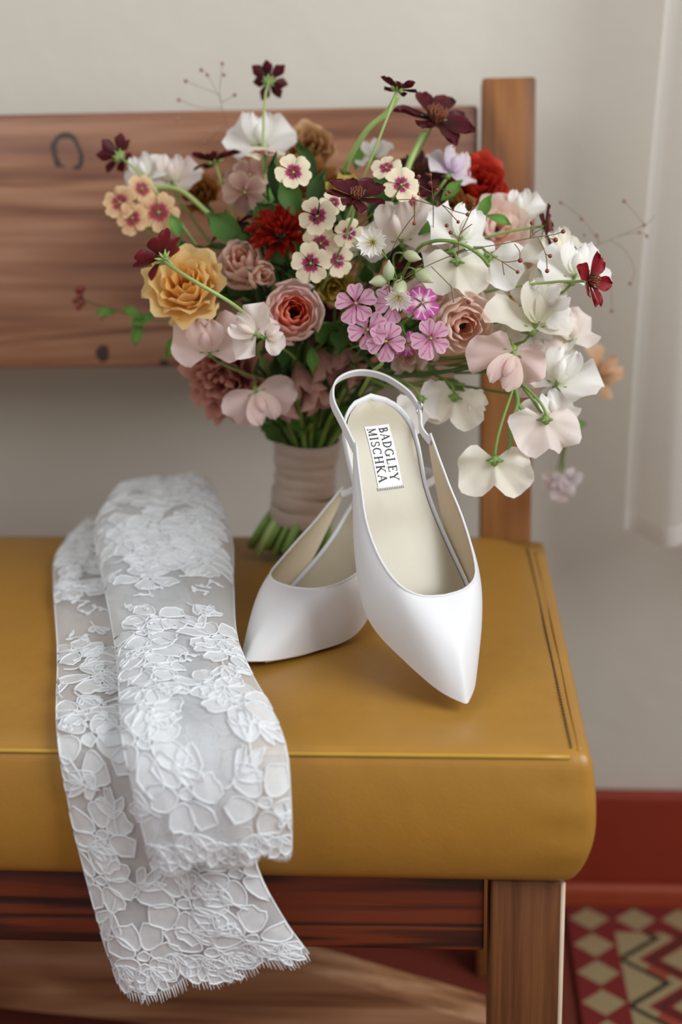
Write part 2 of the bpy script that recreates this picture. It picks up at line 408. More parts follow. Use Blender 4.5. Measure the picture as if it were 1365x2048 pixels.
# ================================================================== THE SHOES
satin = NT('white_satin'); v = satin.coord()
satin.P(Base_Color=lin('dedee1'), Roughness=.48); satin.b.inputs['Sheen Weight'].default_value = .25
satin.bump(satin.noise(satin.coord('Object', (900, 250, 900)), 1, 2), .08, .0005); satin = satin.m
lining = plain('cream_lining', 'd9c8ae', 'd0bda0', .5)
insole_m = plain('champagne_insole', 'b6ad98', 'aea48d', .25, Metallic=.0)
sole_m = plain('tan_outsole', 'd8bda4', 'c9ab90', .5)
label_m = plain('white_label', 'f2f2f0', 'ececea', .6)
ink_m = plain('black_ink', '1c1c22', rough=.6)
steel = plain('polished_steel', 'd8d8d8', rough=.15, Metallic=1.0)
ZB = ([0, .02, .045, .08, .105, .135, .165, .195, .228], [.006, .004, .003, .003, .009, .027, .052, .072, .086])
WB = ([0, .008, .02, .05, .08, .10, .13, .16, .19, .205, .217, .225, .228], [.0040, .0070, .0125, .0265, .0375, .0395, .034, .027, .0272, .0255, .0195, .0095, .0005])
def asym(p, s):                      # inner side straighter, outer side fuller
    p = p.copy(); p.x += s * .0045 * math.sin(math.pi * max(0, min(1, p.y / .165))) ** 1.2; return p
def zb(y): return interp(ZB[0], ZB[1], y)
def wb(y): return max(.0003, interp(WB[0], WB[1], y))
THALF = [(0, .068, .0405), (.017, .070, .0415), (.0295, .080, .0425), (.0360, .102, .0415), (.0375, .128, .038), (.0340, .153, .034), (.0300, .180, .031)]
BHALF = [(0, -.001, .0), (.0140, .0155, -.0008), (.0285, .046, -.0012), (.0405, .078, -.0012), (.0425, .103, -.001), (.0380, .134, .002), (.0310, .178, .0225)]
def upper_surface(inset=0.0, n=41, rows=13):
    vs = []
    hal = n // 2
    def pt(tab, s, c):
        pts = catmull([Vector(q) for q in tab], 61)[int(round(c * 60))]
        return Vector((s * pts.x, pts.y, zb(max(0, pts.y)) + pts.z))
    for i in range(n):
        s = -1 if i < hal else 1; c = abs(i - hal) / hal
        T = pt(THALF, s, c); B = pt(BHALF, s, c)
        k = min(1, c / .55)
        Mc = Vector((0, .026, .037)); Ms = T.lerp(B, .5); Ms.x = s * (max(abs(T.x), abs(B.x)) + .007 * (1 - max(0, c - .8) * 4)); Ms.z += .004
        Mc = T.lerp(B, .5) + Vector((0, -.006, .0085))
        Mx = Mc.lerp(Ms, k); Mx.z += .0065 * math.sin(math.pi * k) * (1 if c < .55 else 0)
        for j in range(rows):
            t = j / (rows - 1)
            p = T * (1 - t) ** 2 + Mx * 2 * t * (1 - t) + B * t * t
            p.z -= inset * (1 if c < .4 else .3)
            p.x *= 1 - inset * 22
            p.y += inset * (1.2 if c < .3 else 0)
            vs.append(p)
    return vs, grid_faces(n, rows)
LET = {'B': [(.17, 0, .17, 1, .17), ('a', .22, .75, .32, .23, -90, 90, .11), ('a', .22, .26, .4, .25, -90, 90, .13), (0, .97, .25, .97, .06), (0, .03, .25, .03, .06)],
 'A': [(.06, 0, .42, 1, .07), (.42, 1, .78, 0, .17), (.2, .35, .62, .35, .06), (-.06, .03, .2, .03, .06), (.62, .03, .92, .03, .06)],
 'D': [(.17, 0, .17, 1, .17), ('a', .24, .5, .48, .47, -90, 90, .13), (0, .97, .28, .97, .06), (0, .03, .28, .03, .06)],
 'G': [('a', .47, .5, .40, .47, 40, 320, .13), (.8, .05, .8, .42, .15), (.62, .43, .96, .43, .06)],
 'L': [(.17, 0, .17, 1, .17), (0, .97, .34, .97, .06), (0, .03, .65, .03, .06), (.66, 0, .66, .26, .06)],
 'E': [(.17, 0, .17, 1, .17), (0, .97, .64, .97, .06), (0, .03, .66, .03, .06), (.17, .52, .5, .52, .06), (.64, 1, .64, .78, .06), (.66, 0, .66, .24, .06), (.5, .4, .5, .64, .06)],
 'Y': [(.06, 1, .4, .46, .16), (.78, 1, .42, .46, .07), (.41, .48, .41, 0, .16), (-.06, .97, .24, .97, .06), (.62, .97, .92, .97, .06), (.26, .03, .58, .03, .06)],
 'M': [(.1, 0, .1, 1, .07), (.1, 1, .48, .06, .15), (.48, .06, .86, 1, .07), (.88, 0, .88, 1, .17), (-.04, .03, .24, .03, .06), (.72, .03, 1.04, .03, .06)],
 'I': [(.17, 0, .17, 1, .17), (0, .97, .34, .97, .06), (0, .03, .34, .03, .06)],
 'S': [('a', .34, .74, .24, .23, 30, 270, .11), ('a', .32, .26, .26, .23, 90, -150, .12), (.58, .96, .58, .72, .05), (.06, .04, .06, .28, .05)],
 'C': [('a', .47, .5, .40, .47, 45, 315, .13), (.78, .96, .78, .7, .05)],
 'H': [(.17, 0, .17, 1, .17), (.75, 0, .75, 1, .17), (.17, .5, .75, .5, .06), (0, .97, .34, .97, .06), (0, .03, .34, .03, .06), (.58, .97, .92, .97, .06), (.58, .03, .92, .03, .06)],
 'K': [(.17, 0, .17, 1, .17), (.2, .42, .74, 1, .07), (.34, .56, .78, 0, .16), (0, .97, .34, .97, .06), (0, .03, .34, .03, .06), (.6, .97, .88, .97, .06), (.62, .03, .94, .03, .06)]}
LW = dict(B=.72, A=.9, D=.82, G=1.0, L=.74, E=.76, Y=.9, M=1.1, I=.42, S=.68, C=.92, H=1.0, K=.98)
def text_quads(word):
    vs, fs, x = [], [], 0
    def seg(a, b, w):
        a, b = Vector(a), Vector(b); d = (b - a).normalized(); nn = Vector((-d.y, d.x)) * w / 2
        o = len(vs); vs.extend([a + nn, a - nn, b - nn, b + nn]); fs.append((o, o + 1, o + 2, o + 3))
    for ch in word:
        for st in LET[ch]:
            if st[0] == 'a':
                _, cx, cy2, rx, ry, a0, a1, w = st; N = 14
                for k in range(N):
                    t0, t1 = R_(a0 + (a1 - a0) * k / N), R_(a0 + (a1 - a0) * (k + 1.15) / N)
                    ww = w * (.45 + .75 * abs(math.cos((t0 + t1) / 2)))
                    seg((x + cx + rx * math.cos(t0), cy2 + ry * math.sin(t0)), (x + cx + rx * math.cos(t1), cy2 + ry * math.sin(t1)), ww)
            else: seg((x + st[0], st[1]), (x + st[2], st[3]), st[4])
        x += LW[ch] + .16
    return vs, fs, x
def ribbon(path, wid, wdirs=None):
    vs = []
    for i, p in enumerate(path):
        w = wid[i] if isinstance(wid, list) else wid
        d = Vector(wdirs[i]).normalized() if wdirs else Vector((0, 0, 1))
        for s in (-1, -.5, 0, .5, 1): vs.append(p + d * w * .5 * s)
    return vs, grid_faces(len(path), 5)
def solid(o, th, off=0, sub=0):
    if sub: mm = o.modifiers.new('smooth', 'SUBSURF'); mm.levels = mm.render_levels = sub
    mm = o.modifiers.new('thick', 'SOLIDIFY'); mm.thickness = th; mm.offset = off
def make_shoe(label, tip, heading, pitch, roll, buckle_side):
    def us(i=0.0):
        v_, f_ = upper_surface(i); return [asym(q, buckle_side) for q in v_], f_
    A_ = lambda vs_: [asym(q, buckle_side) for q in vs_]
    r = root('slingback_shoe', tip, label, 'shoe', 'pair of white satin slingback shoes')
    r.matrix_basis = Matrix.Translation(tip) @ Matrix.Rotation(heading - math.pi / 2, 4, 'Z') @ Matrix.Rotation(pitch, 4, 'X') @ Matrix.Rotation(roll, 4, 'Y')
    o = ob('upper', mesh('upper', *us(), satin), r); mm = o.modifiers.new('smooth', 'SUBSURF'); mm.levels = mm.render_levels = 1
    up = o
    vs, fs = us(.0013)
    o = ob('lining', mesh('lining', vs, [tuple(reversed(f)) for f in fs], lining), r); mm = o.modifiers.new('smooth', 'SUBSURF'); mm.levels = mm.render_levels = 1
    vs, fs = us(); n_, rw = 41, 13
    e = tube([vs[i * rw] + Vector((0, 0, -.0002)) for i in range(n_)], .00095, 8)      # folded top edge
    ob('top_edge', mesh('top_edge', *e, satin), up)
    # insole and outsole
    ys = [.014 + .214 * (k / 44) for k in range(45)]; vs = []
    for y in ys:
        for s in (-1, -.6, -.2, .2, .6, 1): vs.append(Vector((s * max(.0002, wb(y) - .0006), y, zb(y) + .0036 + .0012 * s * s)))
    ins = ob('insole', mesh('insole', A_(vs), grid_faces(45, 6), insole_m), r)
    vs = []
    for y in ys:
        for s, dz in ((-1, .0014), (1, .0014), (.99, -.0034), (-.99, -.0034)): vs.append(Vector((s * (wb(y) - .0004), y + .0004, zb(y) + dz)))
    fs = []
    for i in range(44):
        for k in range(4): fs.append((i * 4 + k, i * 4 + 4 + k, i * 4 + 4 + (k + 1) % 4, i * 4 + (k + 1) % 4))
    ob('outsole', mesh('outsole', A_(vs), fs, sole_m, smooth=False), r)
    # satin covered rim round the heel and waist
    path = []
    for k in range(49):
        a = k / 48; y = .088 + .140 * (1 - abs(2 * a - 1)) ** .75; s = -1 if a < .5 else 1
        path.append(Vector((s * (wb(y) + .0012), y + .0008, zb(y))))
    vs = []
    for p in path:
        for dz, dx in ((-.001, -.3), (.001, .9), (.005, 1.2), (.0085, .6), (.0085, -.6), (.003, -1)):
            q = Vector((p.x, p.y - .185, 0)); q = q.normalized() if q.length > 1e-6 else Vector((0, 1, 0)); vs.append(p + q * dx * .0013 + Vector((0, 0, dz)))
    ob('heel_rim', mesh('heel_rim', A_(vs), grid_faces(49, 6), satin), r)
    # heel
    vs = []; N = 16; zt = [.090, .082, .074, .062, .045, .025, .008, .0]
    for z in zt:
        f = z / .088; rx = .0042 + .021 * max(0, f) ** 3.2; ry = .0045 + .019 * max(0, f) ** 2.6; yc = .2065 - .002 * (1 - f) - .004 * f
        for k in range(N):
            a = 2 * math.pi * k / N; y = yc + ry * math.sin(a); z2 = min(z, zb(min(y, .226)) - .0012) if f > .6 else z
            vs.append(Vector((rx * math.cos(a), y, z2)))
    fs = [(j * N + k, j * N + N + k, j * N + N + (k + 1) % N, j * N + (k + 1) % N) for j in range(len(zt) - 1) for k in range(N)]
    fs.append(tuple((len(zt) - 1) * N + k for k in reversed(range(N))))
    hl = ob('heel', mesh('heel', vs, fs, satin), r)
    ob('heel_tip', mesh('heel_tip', *tube([(0, .2045, -.0004), (0, .2045, .003)], .0044, 14), sole_m), hl)
    # label with lettering, lying on the insole
    def on_insole(x, y, dz): return Vector((x, y, zb(y) + .0036 + .0012 * (x / wb(y)) ** 2 + dz))
    vs = []
    for i in range(13):
        for j in range(5): vs.append(on_insole(-.0100 + .020 * j / 4, .166 + .041 * i / 12, .0006))
    lb = ob('brand_label', mesh('brand_label', vs, grid_faces(13, 5), label_m), r, label='white woven label with black lettering')
    for word, x0 in (('BADGLEY', .0010), ('MISCHKA', -.0085)):
        tv, tf, tw = text_quads(word); L = .0365; cap = .0070; vs = []
        for q in tv: vs.append(on_insole(x0 + q.y * cap, .2048 - q.x / tw * L, .0011))
        ob('lettering', mesh('lettering', vs, tf, ink_m, smooth=False), lb)
    mb = MB()
    for k in range(16): mb.add(tube([on_insole(-.0105 + .0014 * k, .1645, .0008), on_insole(-.0105 + .0014 * k, .1665, .0008)], .0003, 4))
    o = ob('label_stitching', mesh('label_stitching', mb.v, mb.f, label_m), lb); o['kind'] = 'stuff'
    # strap round the heel
    b = buckle_side
    pts = [(-b * .0303, .176, zb(.178) + .0265), (-b * .034, .197, .0965), (-b * .0335, .222, .0985), (-b * .021, .2445, .0965), (0, .253, .0955), (b * .019, .2465, .0945), (b * .031, .226, .0945), (b * .0335, .210, .0930)]
    P = catmull(pts, 40); wd = [Vector((p.x * 6, .0 if abs(p.x) > .02 else .1, 1)) for p in P]
    wd = [Vector((-p.x * 5, -.15, 1)) for p in P]
    st = ob('slingback_strap', mesh('slingback_strap', *ribbon(P, .0062, wd), satin), r); solid(st, .0016, 0, 1)
    pts2 = [(b * .0335, .2085, .0925), (b * .0315, .200, .0905), (b * .0285, .190, .0885), (b * .0303, .176, zb(.178) + .0265)]
    P2 = catmull(pts2, 14)
    s2 = ob('buckle_strap', mesh('buckle_strap', *ribbon(P2, .0055), satin), r); solid(s2, .0016, 0, 1)
    c = Vector((b * .0340, .209, .093))
    ring = [c + Vector((0, .0042 * math.cos(t), .0055 * math.sin(t))) for t in [2 * math.pi * k / 16 for k in range(17)]]
    ob('buckle', mesh('buckle', *tube(ring, .0008, 6), steel), st, label='small silver buckle ring')
    return r
R_TIP = Vector((-.0795, .060, .5028))
make_shoe('white satin slingback shoe propped upright on its mate, toe pointing to the viewer', R_TIP, R_(117.5), R_(29.5), R_(0), 1)
L_TIP = Vector((-.242, .126, .5042))
make_shoe('white satin slingback shoe standing flat on the seat beside the lace, toe pointing left', L_TIP, R_(60), R_(0), R_(0), -1)

# ================================================================== THE LACE SLEEVES
def lacemat(name, kind):
    n = NT(name); tc = n.new('ShaderNodeTexCoord'); sp = n.new('ShaderNodeSeparateXYZ'); n.t.links.new(tc.outputs['UV'], sp.inputs[0])
    n.P(Base_Color=lin('fafdff'), Roughness=.8)
    tl = n.new('ShaderNodeBsdfTranslucent'); tl.inputs[0].default_value = lin('f0f5ff')
    m1 = n.new('ShaderNodeMixShader'); m1.inputs[0].default_value = .22
    n.t.links.new(n.b.outputs[0], m1.inputs[1]); n.t.links.new(tl.outputs[0], m1.inputs[2])
    if kind == 'cord':
        n.t.links.new(m1.outputs[0], n.out.inputs[0]); return n.m
    U, V = sp.outputs[0], sp.outputs[1]            # metres
    if kind == 'net':
        k = 2 * math.pi / .0021
        a = n.math('ABSOLUTE', n.math('SINE', n.math('MULTIPLY', n.math('ADD', U, n.math('MULTIPLY', V, .58)), k)))
        b = n.math('ABSOLUTE', n.math('SINE', n.math('MULTIPLY', n.math('SUBTRACT', U, n.math('MULTIPLY', V, .58)), k)))
        thr = n.math('LESS_THAN', n.math('MINIMUM', a, b), .34)
        al = n.math('ADD', .22, n.math('MULTIPLY', thr, .52))
    else:
        k = 2 * math.pi / .0017
        a = n.math('ABSOLUTE', n.math('SINE', n.math('MULTIPLY', n.math('ADD', n.math('MULTIPLY', U, .4), V), k)))
        al = n.math('ADD', .56, n.math('MULTIPLY', n.math('LESS_THAN', a, .5), .30))
        al = n.math('ADD', al, n.math('MULTIPLY', n.math('SUBTRACT', n.noise(tc.outputs['UV'], 90, 2), .5), .5))
    t = n.new('ShaderNodeBsdfTransparent'); m2 = n.new('ShaderNodeMixShader'); n.set(m2.inputs[0], al)
    n.t.links.new(t.outputs[0], m2.inputs[1]); n.t.links.new(m1.outputs[0], m2.inputs[2]); n.t.links.new(m2.outputs[0], n.out.inputs[0])
    return n.m
net_m, fill_m, cord_m = lacemat('lace_net', 'net'), lacemat('lace_fill', 'fill'), lacemat('lace_cord', 'cord')
SC.cycles.transparent_max_bounces = 18; SC.cycles.diffuse_bounces = 5; SC.cycles.max_bounces = 8
class Sleeve:
    def __init__(s, name, label, rows, bulge, hem, seed, part_label=None):
        s.rnd = random.Random(seed); s.hem = hem
        s.L = catmull([r[0] for r in rows], 121); s.Rr = catmull([r[1] for r in rows], 121)
        s.bul = [interp(list(range(len(rows))), bulge, i / 120 * (len(rows) - 1)) for i in range(121)]
        cen = [(a + b) / 2 for a, b in zip(s.L, s.Rr)]
        s.len = [0]
        for i in range(120): s.len.append(s.len[-1] + (cen[i + 1] - cen[i]).length)
        s.N = []
        for i in range(121):
            d = cen[min(i + 1, 120)] - cen[max(i - 1, 0)]; w = s.Rr[i] - s.L[i]
            nn = d.cross(w) if d.length > 0 else Vector((0, 0, 1))
            nn = nn.normalized(); nn = nn if nn.dot(Vector((0, -1, 1))) > 0 else -nn; s.N.append(nn)
        base = cen[60].copy(); base.z = SEAT
        s.root = root(name, base, label, 'lace sleeve', 'pair of white lace sleeves'); s.seed = seed
        s.total = s.len[-1]
    def idx(s, v):
        v = max(0, min(s.total, v)); lo = 0
        for i in range(120):
            if s.len[i + 1] >= v: lo = i; break
        f = (v - s.len[lo]) / max(1e-9, s.len[lo + 1] - s.len[lo]); return lo, max(0, min(1, f))
    def P(s, u, v, lift=0.0, side=1):
        i, f = s.idx(v); u = max(0, min(1, u))
        L = s.L[i].lerp(s.L[i + 1], f); Rr = s.Rr[i].lerp(s.Rr[i + 1], f); N = s.N[i].lerp(s.N[i + 1], f).normalized()
        b = s.bul[i] * (1 - f) + s.bul[i + 1] * f; prof = max(0, 1 - (2 * u - 1) ** 4) ** .6
        wr = .0028 * mnoise.noise(Vector((u * 5 + s.seed, v * 22, 0))) + .0016 * mnoise.noise(Vector((u * 11, v * 45, s.seed)))
        p = L.lerp(Rr, u) + N * ((b + wr) * prof if side > 0 else -.0035 * prof)
        ex = v - s.total
        if ex > 0: p += (s.L[120] - s.L[118]).lerp(s.Rr[120] - s.Rr[118], u).normalized() * ex
        return p + N * lift
    def width(s, v):
        i, f = s.idx(v); return (s.Rr[i] - s.L[i]).length
    def build(s, motifs):
        rt = s.root; off = Vector(rt.location); NU, NVv = 29, 90
        for side, nm in ((1, 'net_front'), (-1, 'net_back')):
            vs, uv = [], []
            for i in range(NU):
                u = i / (NU - 1); vend = s.total + s.hem(u)
                for j in range(NVv):
                    v = vend * j / (NVv - 1); vs.append(s.P(u, v, 0, side) - off); uv.append((u * s.width(v), v))
            fs = grid_faces(NU, NVv); o = ob(nm, mesh(nm, vs, fs, net_m, uvs=uv), rt)
        # folded selvedges left and right
        for u in (0.0, 1.0):
            ob('selvedge', mesh('selvedge', *tube([s.P(u, (s.total + s.hem(u)) * k / 60) - off for k in range(61)], .0007, 5), fill_m), rt)
        for (kind, u0, v0, size, rot) in motifs: s.motif(kind, u0, v0, size, rot)
    def motif(s, kind, u0, v0, size, rot):
        rnd = s.rnd; off = Vector(s.root.location); loops = []; lines = []
        def petal(ca, cb, ang, L, Wd, n=14, ruff=.08):
            pts = []; ph = rnd.random() * 6
            for k in range(n):
                a = 2 * math.pi * k / n; x = math.cos(a); y = math.sin(a)
                rr = 1 + ruff * math.sin(a * 5 + ph)
                lx = (x * .5 + .5) * L * rr; ly = y * Wd * .5 * rr * (.55 + .45 * (x * .5 + .5))
                pts.append((ca + lx * math.cos(ang) - ly * math.sin(ang), cb + lx * math.sin(ang) + ly * math.cos(ang)))
            return pts
        if kind == 'flower':
            k = rnd.choice((5, 6, 6, 7))
            for q in range(k):
                a = rot + 2 * math.pi * q / k + rnd.uniform(-.12, .12)
                loops.append(petal(.12 * size * math.cos(a), .12 * size * math.sin(a), a, size * rnd.uniform(.42, .52), size * .46))
            loops.append(petal(-.1 * size, 0, 0, .2 * size, .2 * size, 10))
        elif kind == 'leaf':
            for q, a in enumerate((-.55, 0, .55)):
                loops.append(petal(0, 0, rot + a, size * (.95 if q == 1 else .7), size * .3, 12))
            lines.append([(-.4 * size * math.cos(rot) * t_, -.4 * size * math.sin(rot) * t_ + .05 * size * math.sin(3 * t_)) for t_ in [k / 6 for k in range(7)]])
        elif kind == 'vine':
            pts = [(size * (t_ - .5) * math.cos(rot) - .18 * size * math.sin(t_ * 7) * math.sin(rot), size * (t_ - .5) * math.sin(rot) + .18 * size * math.sin(t_ * 7) * math.cos(rot)) for t_ in [k / 14 for k in range(15)]]
            lines.append(pts)
            for q in (2, 5, 8, 11): loops.append(petal(pts[q][0], pts[q][1], rot + (1.0 if q % 2 else -1.0), size * .2, size * .12, 10))
        else:                                                    # scallop: a round petal with inner arc on the hem
            for a in (-.9, -.3, .3, .9): loops.append(petal(0, -size * .35, math.pi / 2 + a, size * .95, size * .5, 12, .05))
        vs, fs, fm, uv = [], [], [], []
        def put(a, b, lift):
            v = v0 + b; u = u0 + a / s.width(v); vs.append(s.P(u, v, lift) - off); uv.append((a, b))
        for lp in loops:
            ca = sum(p[0] for p in lp) / len(lp); cb = sum(p[1] for p in lp) / len(lp); o = len(vs)
            put(ca, cb, .0009)
            for p in lp: put(p[0], p[1], .0011)
            N = len(lp)
            for k in range(N): fs.append((o, o + 1 + k, o + 1 + (k + 1) % N)); fm.append(0)
        for pl in [lp + [lp[0]] for lp in loops] + lines:
            pp = [s.P(u0 + a / s.width(v0 + b), v0 + b, .0014) - off for a, b in pl]
            tv, tf = tube(pp, .00072, 4, len(vs), False); vs.extend(tv); uv.extend([(0, 0)] * len(tv)); fs.extend(tf); fm.extend([1] * len(tf))
        names = dict(flower='lace_flower', leaf='lace_leaf', vine='lace_vine', scallop='lace_scallop')
        ob(names[kind], mesh(names[kind], vs, fs, None, uvs=uv, mats=[fill_m, cord_m], fm=fm), s.root)
    def fringe(s, n, length):
        mb = MB(); off = Vector(s.root.location)
        for k in range(n):
            u = (k + .5) / n; v = s.total + s.hem(u); a = s.P(u, v - .002, .0005); d = (s.P(u, v) - s.P(u, v - .006)).normalized()
            sl = (s.hem(min(1, u + .01)) - s.hem(max(0, u - .01))) * 2
            d = (d + (s.Rr[120] - s.L[120]).normalized() * (-sl * 14) * .12 + Vector((random.uniform(-.1, .1), 0, 0))).normalized()
            q = length * random.uniform(.75, 1.15)
            mb.add(tube([a, a + d * q * .5, a + d * q + Vector((0, -.0006, 0))], [.00055, .00045, .0003], 4))
        o = ob('eyelash_fringe', mesh('eyelash_fringe', [v - off for v in mb.v], mb.f, cord_m), s.root); o['kind'] = 'stuff'
def seatrow(l, r, h): return (atZ(l[0], l[1], SEAT + h), atZ(r[0], r[1], SEAT + h))
def frontrow(l, r, y): return (atY(l[0], l[1], y), atY(r[0], r[1], y))
rowsA = [seatrow((160, 1052), (300, 1050), .016), seatrow((114, 1110), (330, 1110), .012), seatrow((108, 1175), (370, 1175), .010), seatrow((115, 1300), (420, 1300), .008),
         seatrow((113, 1420), (480, 1420), .008), frontrow((118, 1488), (492, 1492), -.006), frontrow((140, 1620), (500, 1620), -.016), frontrow((170, 1740), (515, 1735), -.017),
         frontrow((205, 1870), (566, 1835), -.016), frontrow((243, 1983), (611, 1898), -.014)]
rowsB = [seatrow((215, 1012), (430, 985), .046), seatrow((189, 1068), (463, 1075), .042), seatrow((207, 1165), (467, 1170), .030), seatrow((230, 1290), (478, 1290), .025),
         seatrow((241, 1425), (546, 1425), .023), frontrow((247, 1490), (573, 1500), -.026), frontrow((262, 1560), (580, 1580), -.038), frontrow((285, 1660), (583, 1650), -.040), frontrow((304, 1732), (583, 1702), -.039)]
def scal(n, amp, ph=0): return lambda u: amp * (abs(math.sin(math.pi * (u * n + ph))) ** .7 - .55)
A = Sleeve('lace_sleeve', 'white floral lace sleeve lying underneath, hanging lowest over the seat front with eyelash fringe', rowsA,
           [.010, .009, .007, .005, .005, .004, .005, .005, .006, .006], scal(2.6, .011, .0), 3)
B = Sleeve('lace_sleeve', 'white floral lace sleeve lying on top, its rounded end against the seat back', rowsB,
           [.022, .022, .014, .010, .008, .008, .008, .008, .006], scal(2.2, .009, .2), 9)
def pattern(S, seed, sparse):
    rnd = random.Random(seed); out = []; v = .012
    while v < S.total - .02:
        w = S.width(v); sp_ = sparse(v / S.total); step = .030 if not sp_ else .026
        nn = max(2, int(w / (.036 if not sp_ else .045)))
        for k in range(nn):
            u = (k + .5 + rnd.uniform(-.25, .25)) / nn
            kind = rnd.choice(('flower', 'flower', 'flower', 'leaf')) if not sp_ else rnd.choice(('leaf', 'vine', 'vine'))
            out.append((kind, u, v + rnd.uniform(-.006, .006), rnd.uniform(.040, .052) if kind == 'flower' else rnd.uniform(.020, .028), rnd.uniform(0, 6.28)))
        if not sp_:
            for k in range(nn):
                out.append((rnd.choice(('leaf', 'vine', 'leaf')), (k + rnd.random()) / nn, v + step * .5 + rnd.uniform(-.006, .006), rnd.uniform(.018, .026), rnd.uniform(0, 6.28)))
        v += step
    n = 7
    for k in range(n): out.append(('scallop', (k + .5) / n, S.total + S.hem((k + .5) / n) - .013, .019, 0))
    return out
A.build(pattern(A, 21, lambda f: .34 < f < .50)); A.fringe(66, .0085)
B.build(pattern(B, 33, lambda f: .40 < f < .50)); B.fringe(60, .004)
# rounded closed end of the top sleeve and of the lower one
for S, dz in ((B, .022), (A, .012)):
    off = Vector(S.root.location); vs = []; uv = []
    for i in range(25):
        u = i / 24; a = S.P(u, 0, 0, 1); d = (S.P(.5, 0) - S.P(.5, .02)).normalized(); pr = max(0, 1 - (2 * u - 1) ** 4) ** .5
        for j in range(9):
            t_ = math.pi / 2 * j / 8 * 1.25
            p = a + d * (.024 * pr * math.sin(t_)) + Vector((0, 0, -1)) * ((dz + .018) * (1 - math.cos(t_))) * pr
            p.z = max(p.z, SEAT + (.006 if S is A else .034 - .028 * max(0, min(1, (u - .5) / .2)))); vs.append(p - off); uv.append((u * .1, j * .004))
    ob('rounded_end', mesh('rounded_end', vs, grid_faces(25, 9), fill_m, uvs=uv), S.root)

# ================================================================== THE BOUQUET
HB = atY(606, 1030, .405)                                # foot of the ribbon wrap
HT = atY(615, 880, .400)                                 # top of the ribbon wrap
bq = root('bridal_bouquet', (HB.x, HB.y, SEAT), 'loose bridal bouquet of roses, sweet peas, phlox and dark cosmos, stems bound in taupe ribbon', 'bouquet')
BO = Vector(bq.location)
stem_g = plain('stem_green', '7f9a4c', '5f7f38', .5)
stem_d = plain('stem_dark_green', '4a6430', '39522a', .55)
stem_y = plain('stem_pale_green', 'a9ba74', '8da85c', .5)
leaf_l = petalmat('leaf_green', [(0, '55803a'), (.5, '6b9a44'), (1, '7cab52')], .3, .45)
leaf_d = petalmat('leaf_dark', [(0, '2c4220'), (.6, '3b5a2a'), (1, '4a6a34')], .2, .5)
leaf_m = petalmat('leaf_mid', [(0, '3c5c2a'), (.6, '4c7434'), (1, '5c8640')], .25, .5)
brown_m = plain('stamen_brown', '5a2c1c', '8a4a2a', .7)
yel_m = plain('stamen_yellow', 'd9c27a', 'c4a860', .7)
